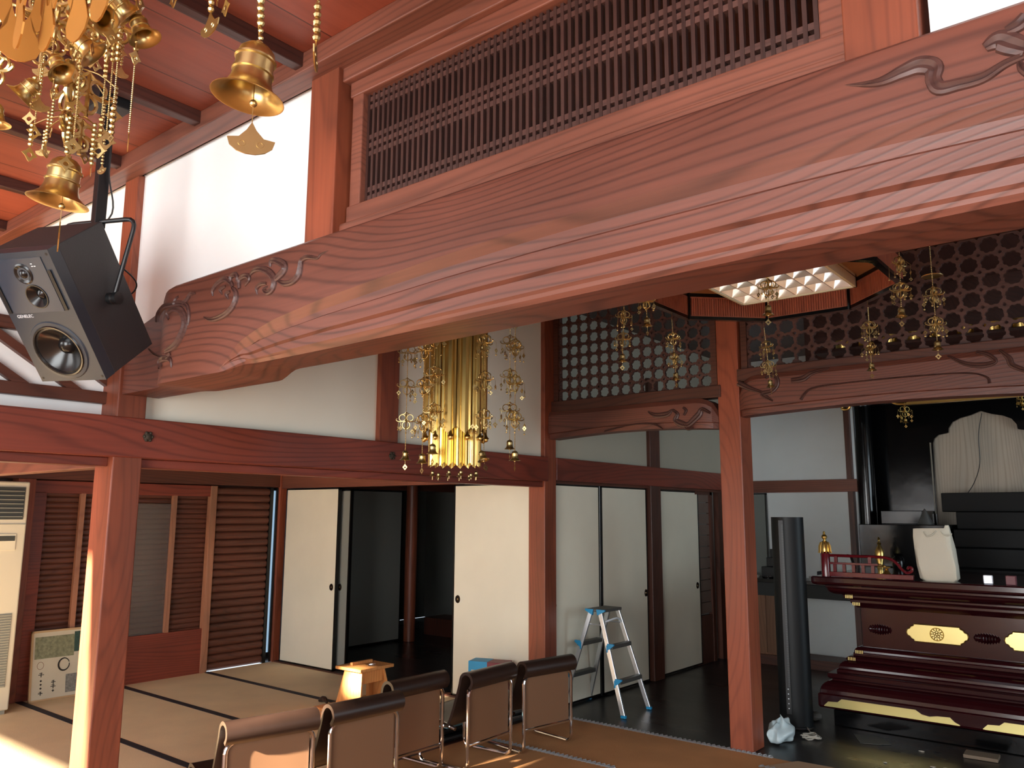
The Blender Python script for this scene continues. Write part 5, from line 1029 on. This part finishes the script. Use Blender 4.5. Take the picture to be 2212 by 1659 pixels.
sb = [(-1.44, 0.425, 2.205, 0.045, (0.1, 0, 0), 'small brass bell at the very left edge'), (-1.335, 0.45, 2.215, 0.046, (-0.5, 0.6, 0), 'small brass bell hanging side on, second from the left edge'),
      (-1.275, 0.445, 2.235, 0.044, (0.3, -0.5, 0), 'small brass bell swung toward the camera, third from the left edge'), (-1.222, 0.45, 2.25, 0.048, (0.75, -0.45, 0), 'small brass bell showing its open mouth over the big left bell'),
      (-1.165, 0.45, 2.265, 0.046, (0.35, -0.95, 0), 'small brass bell tipped on its side between the open mouthed bells'), (-1.085, 0.44, 2.255, 0.048, (0.9, -0.15, 0), 'uppermost small brass bell showing a round open mouth'),
      (-1.075, 0.475, 2.235, 0.045, (0.3, -0.3, 0), 'small brass bell with a dangling plate, right of the open mouthed bell'), (-1.00, 0.45, 2.28, 0.050, (-0.1, 0.5, 0), 'small brass bell in shadow near the top, left of the slim bell'),
      (-0.935, 0.46, 2.255, 0.044, (0.0, 0.05, 0), 'slim brass bell hanging straight at the top, left of the big right bell')]
for i, (x, y, z, d_, tl, lab) in enumerate(sb):
    near_string(lab, (x, y, z), d_, tl, 2.72, False, 0, 20+i, [(0.12, 0.06), (0.22, 0.07)] if i % 2 == 0 else [(0.12, 0.06), (0.19, 0.065)])
for i, (x, y, z, k, s_) in enumerate(((-1.119, 0.5, 2.118, 0, 0.028), (-1.176, 0.5, 2.135, 0, 0.014), (-1.24, 0.52, 2.165, 0, 0.030), (-1.48, 0.5, 2.245, 0, 0.026), (-0.70, 0.51, 2.105, 1, 0.040), (-0.915, 0.5, 2.225, 1, 0.040), (-1.36, 0.56, 2.20, 0, 0.03), (-1.31, 0.50, 2.17, 0, 0.028))):
    t = thing('bead_pendant', ['gold bead string with pierced tag, farthest right below the small bells', 'short gold bead string left of the farthest pendant', 'gold bead string with tag directly right of the black pole', 'gold bead string with pale tag near the left edge', 'gold bead string with two holed plate right of the big right bell', 'gold bead string with two holed plate left of the big right bell', 'gold bead string hanging behind the big left bell', 'gold bead string with tag just above the big left bell'][i], 'bead pendant', (x, y, z), (0, 0, i*0.7-0.4), CG)
    mb = MB(); zz = 0.003; j = 0; big_ = k == 1 or i in (1, 6)
    while zz < 2.94-z:
        r_ = 0.0046 if (big_ and zz < 0.05) or int(zz/0.06) % 3 == 2 else 0.0015; mb.ball((0, 0, zz), r_, 7, 4); zz += r_*2.05
    mb.tube([(0, 0, 0), (0, 0, zz)], 0.0007, 4).obj('bead_string', BRS, t)
    drop_tag(s_, k).obj('pendant_plate', BRS, t)
    flower_plate(0.06, 0.0028).xf(Matrix.Translation((0, 0, 0.20)) @ Matrix.Rotation(i*0.9, 4, 'Z')).obj('flower_plate', BRS, t)
# hanging lamp ornament before the shrine
o = ornament('small gold hanging lantern ornament before the black shrine', 'shrine ornaments', [0.16], 0.42, 0.05, 0.12, 77, tagk=0, m=GOLD); o.location = (-1.80, 7.8, 2.40); MB().tube([(0, 0, 0.42), (0, 0, ZC+0.02-2.40)], 0.0012, 4).obj('hanging_wire', BRS, o)
tag(o, 'small gold hanging ornament before the black shrine, left one', 'hanging ornament', 'shrine ornaments')
o = ornament('small gold hanging ornament before the black shrine, at the right edge', 'shrine ornaments', [0.10], 0.42, 0.04, 0.09, 78, tagk=0, m=GOLD); o.location = (-0.90, 7.8, 2.48); MB().tube([(0, 0, 0.42), (0, 0, ZC+0.02-2.48)], 0.0012, 4).obj('hanging_wire', BRS, o)
# gilt carvings glimmering behind the right lattice
for i in range(9):
    x = -1.9+i*0.17; mb = MB()
    mb.lathe([(0.0005, 0), (0.05, 0.0), (0.055, 0.01), (0.055, 0.07), (0.0005, 0.075)], (x, 6.45, 2.859), 14)
    tag(mb.obj('gilt_drum', GOLD), 'gilt drum ornament glimpsed through the flower lattice', 'ornament', 'gilt drums behind the lattice')
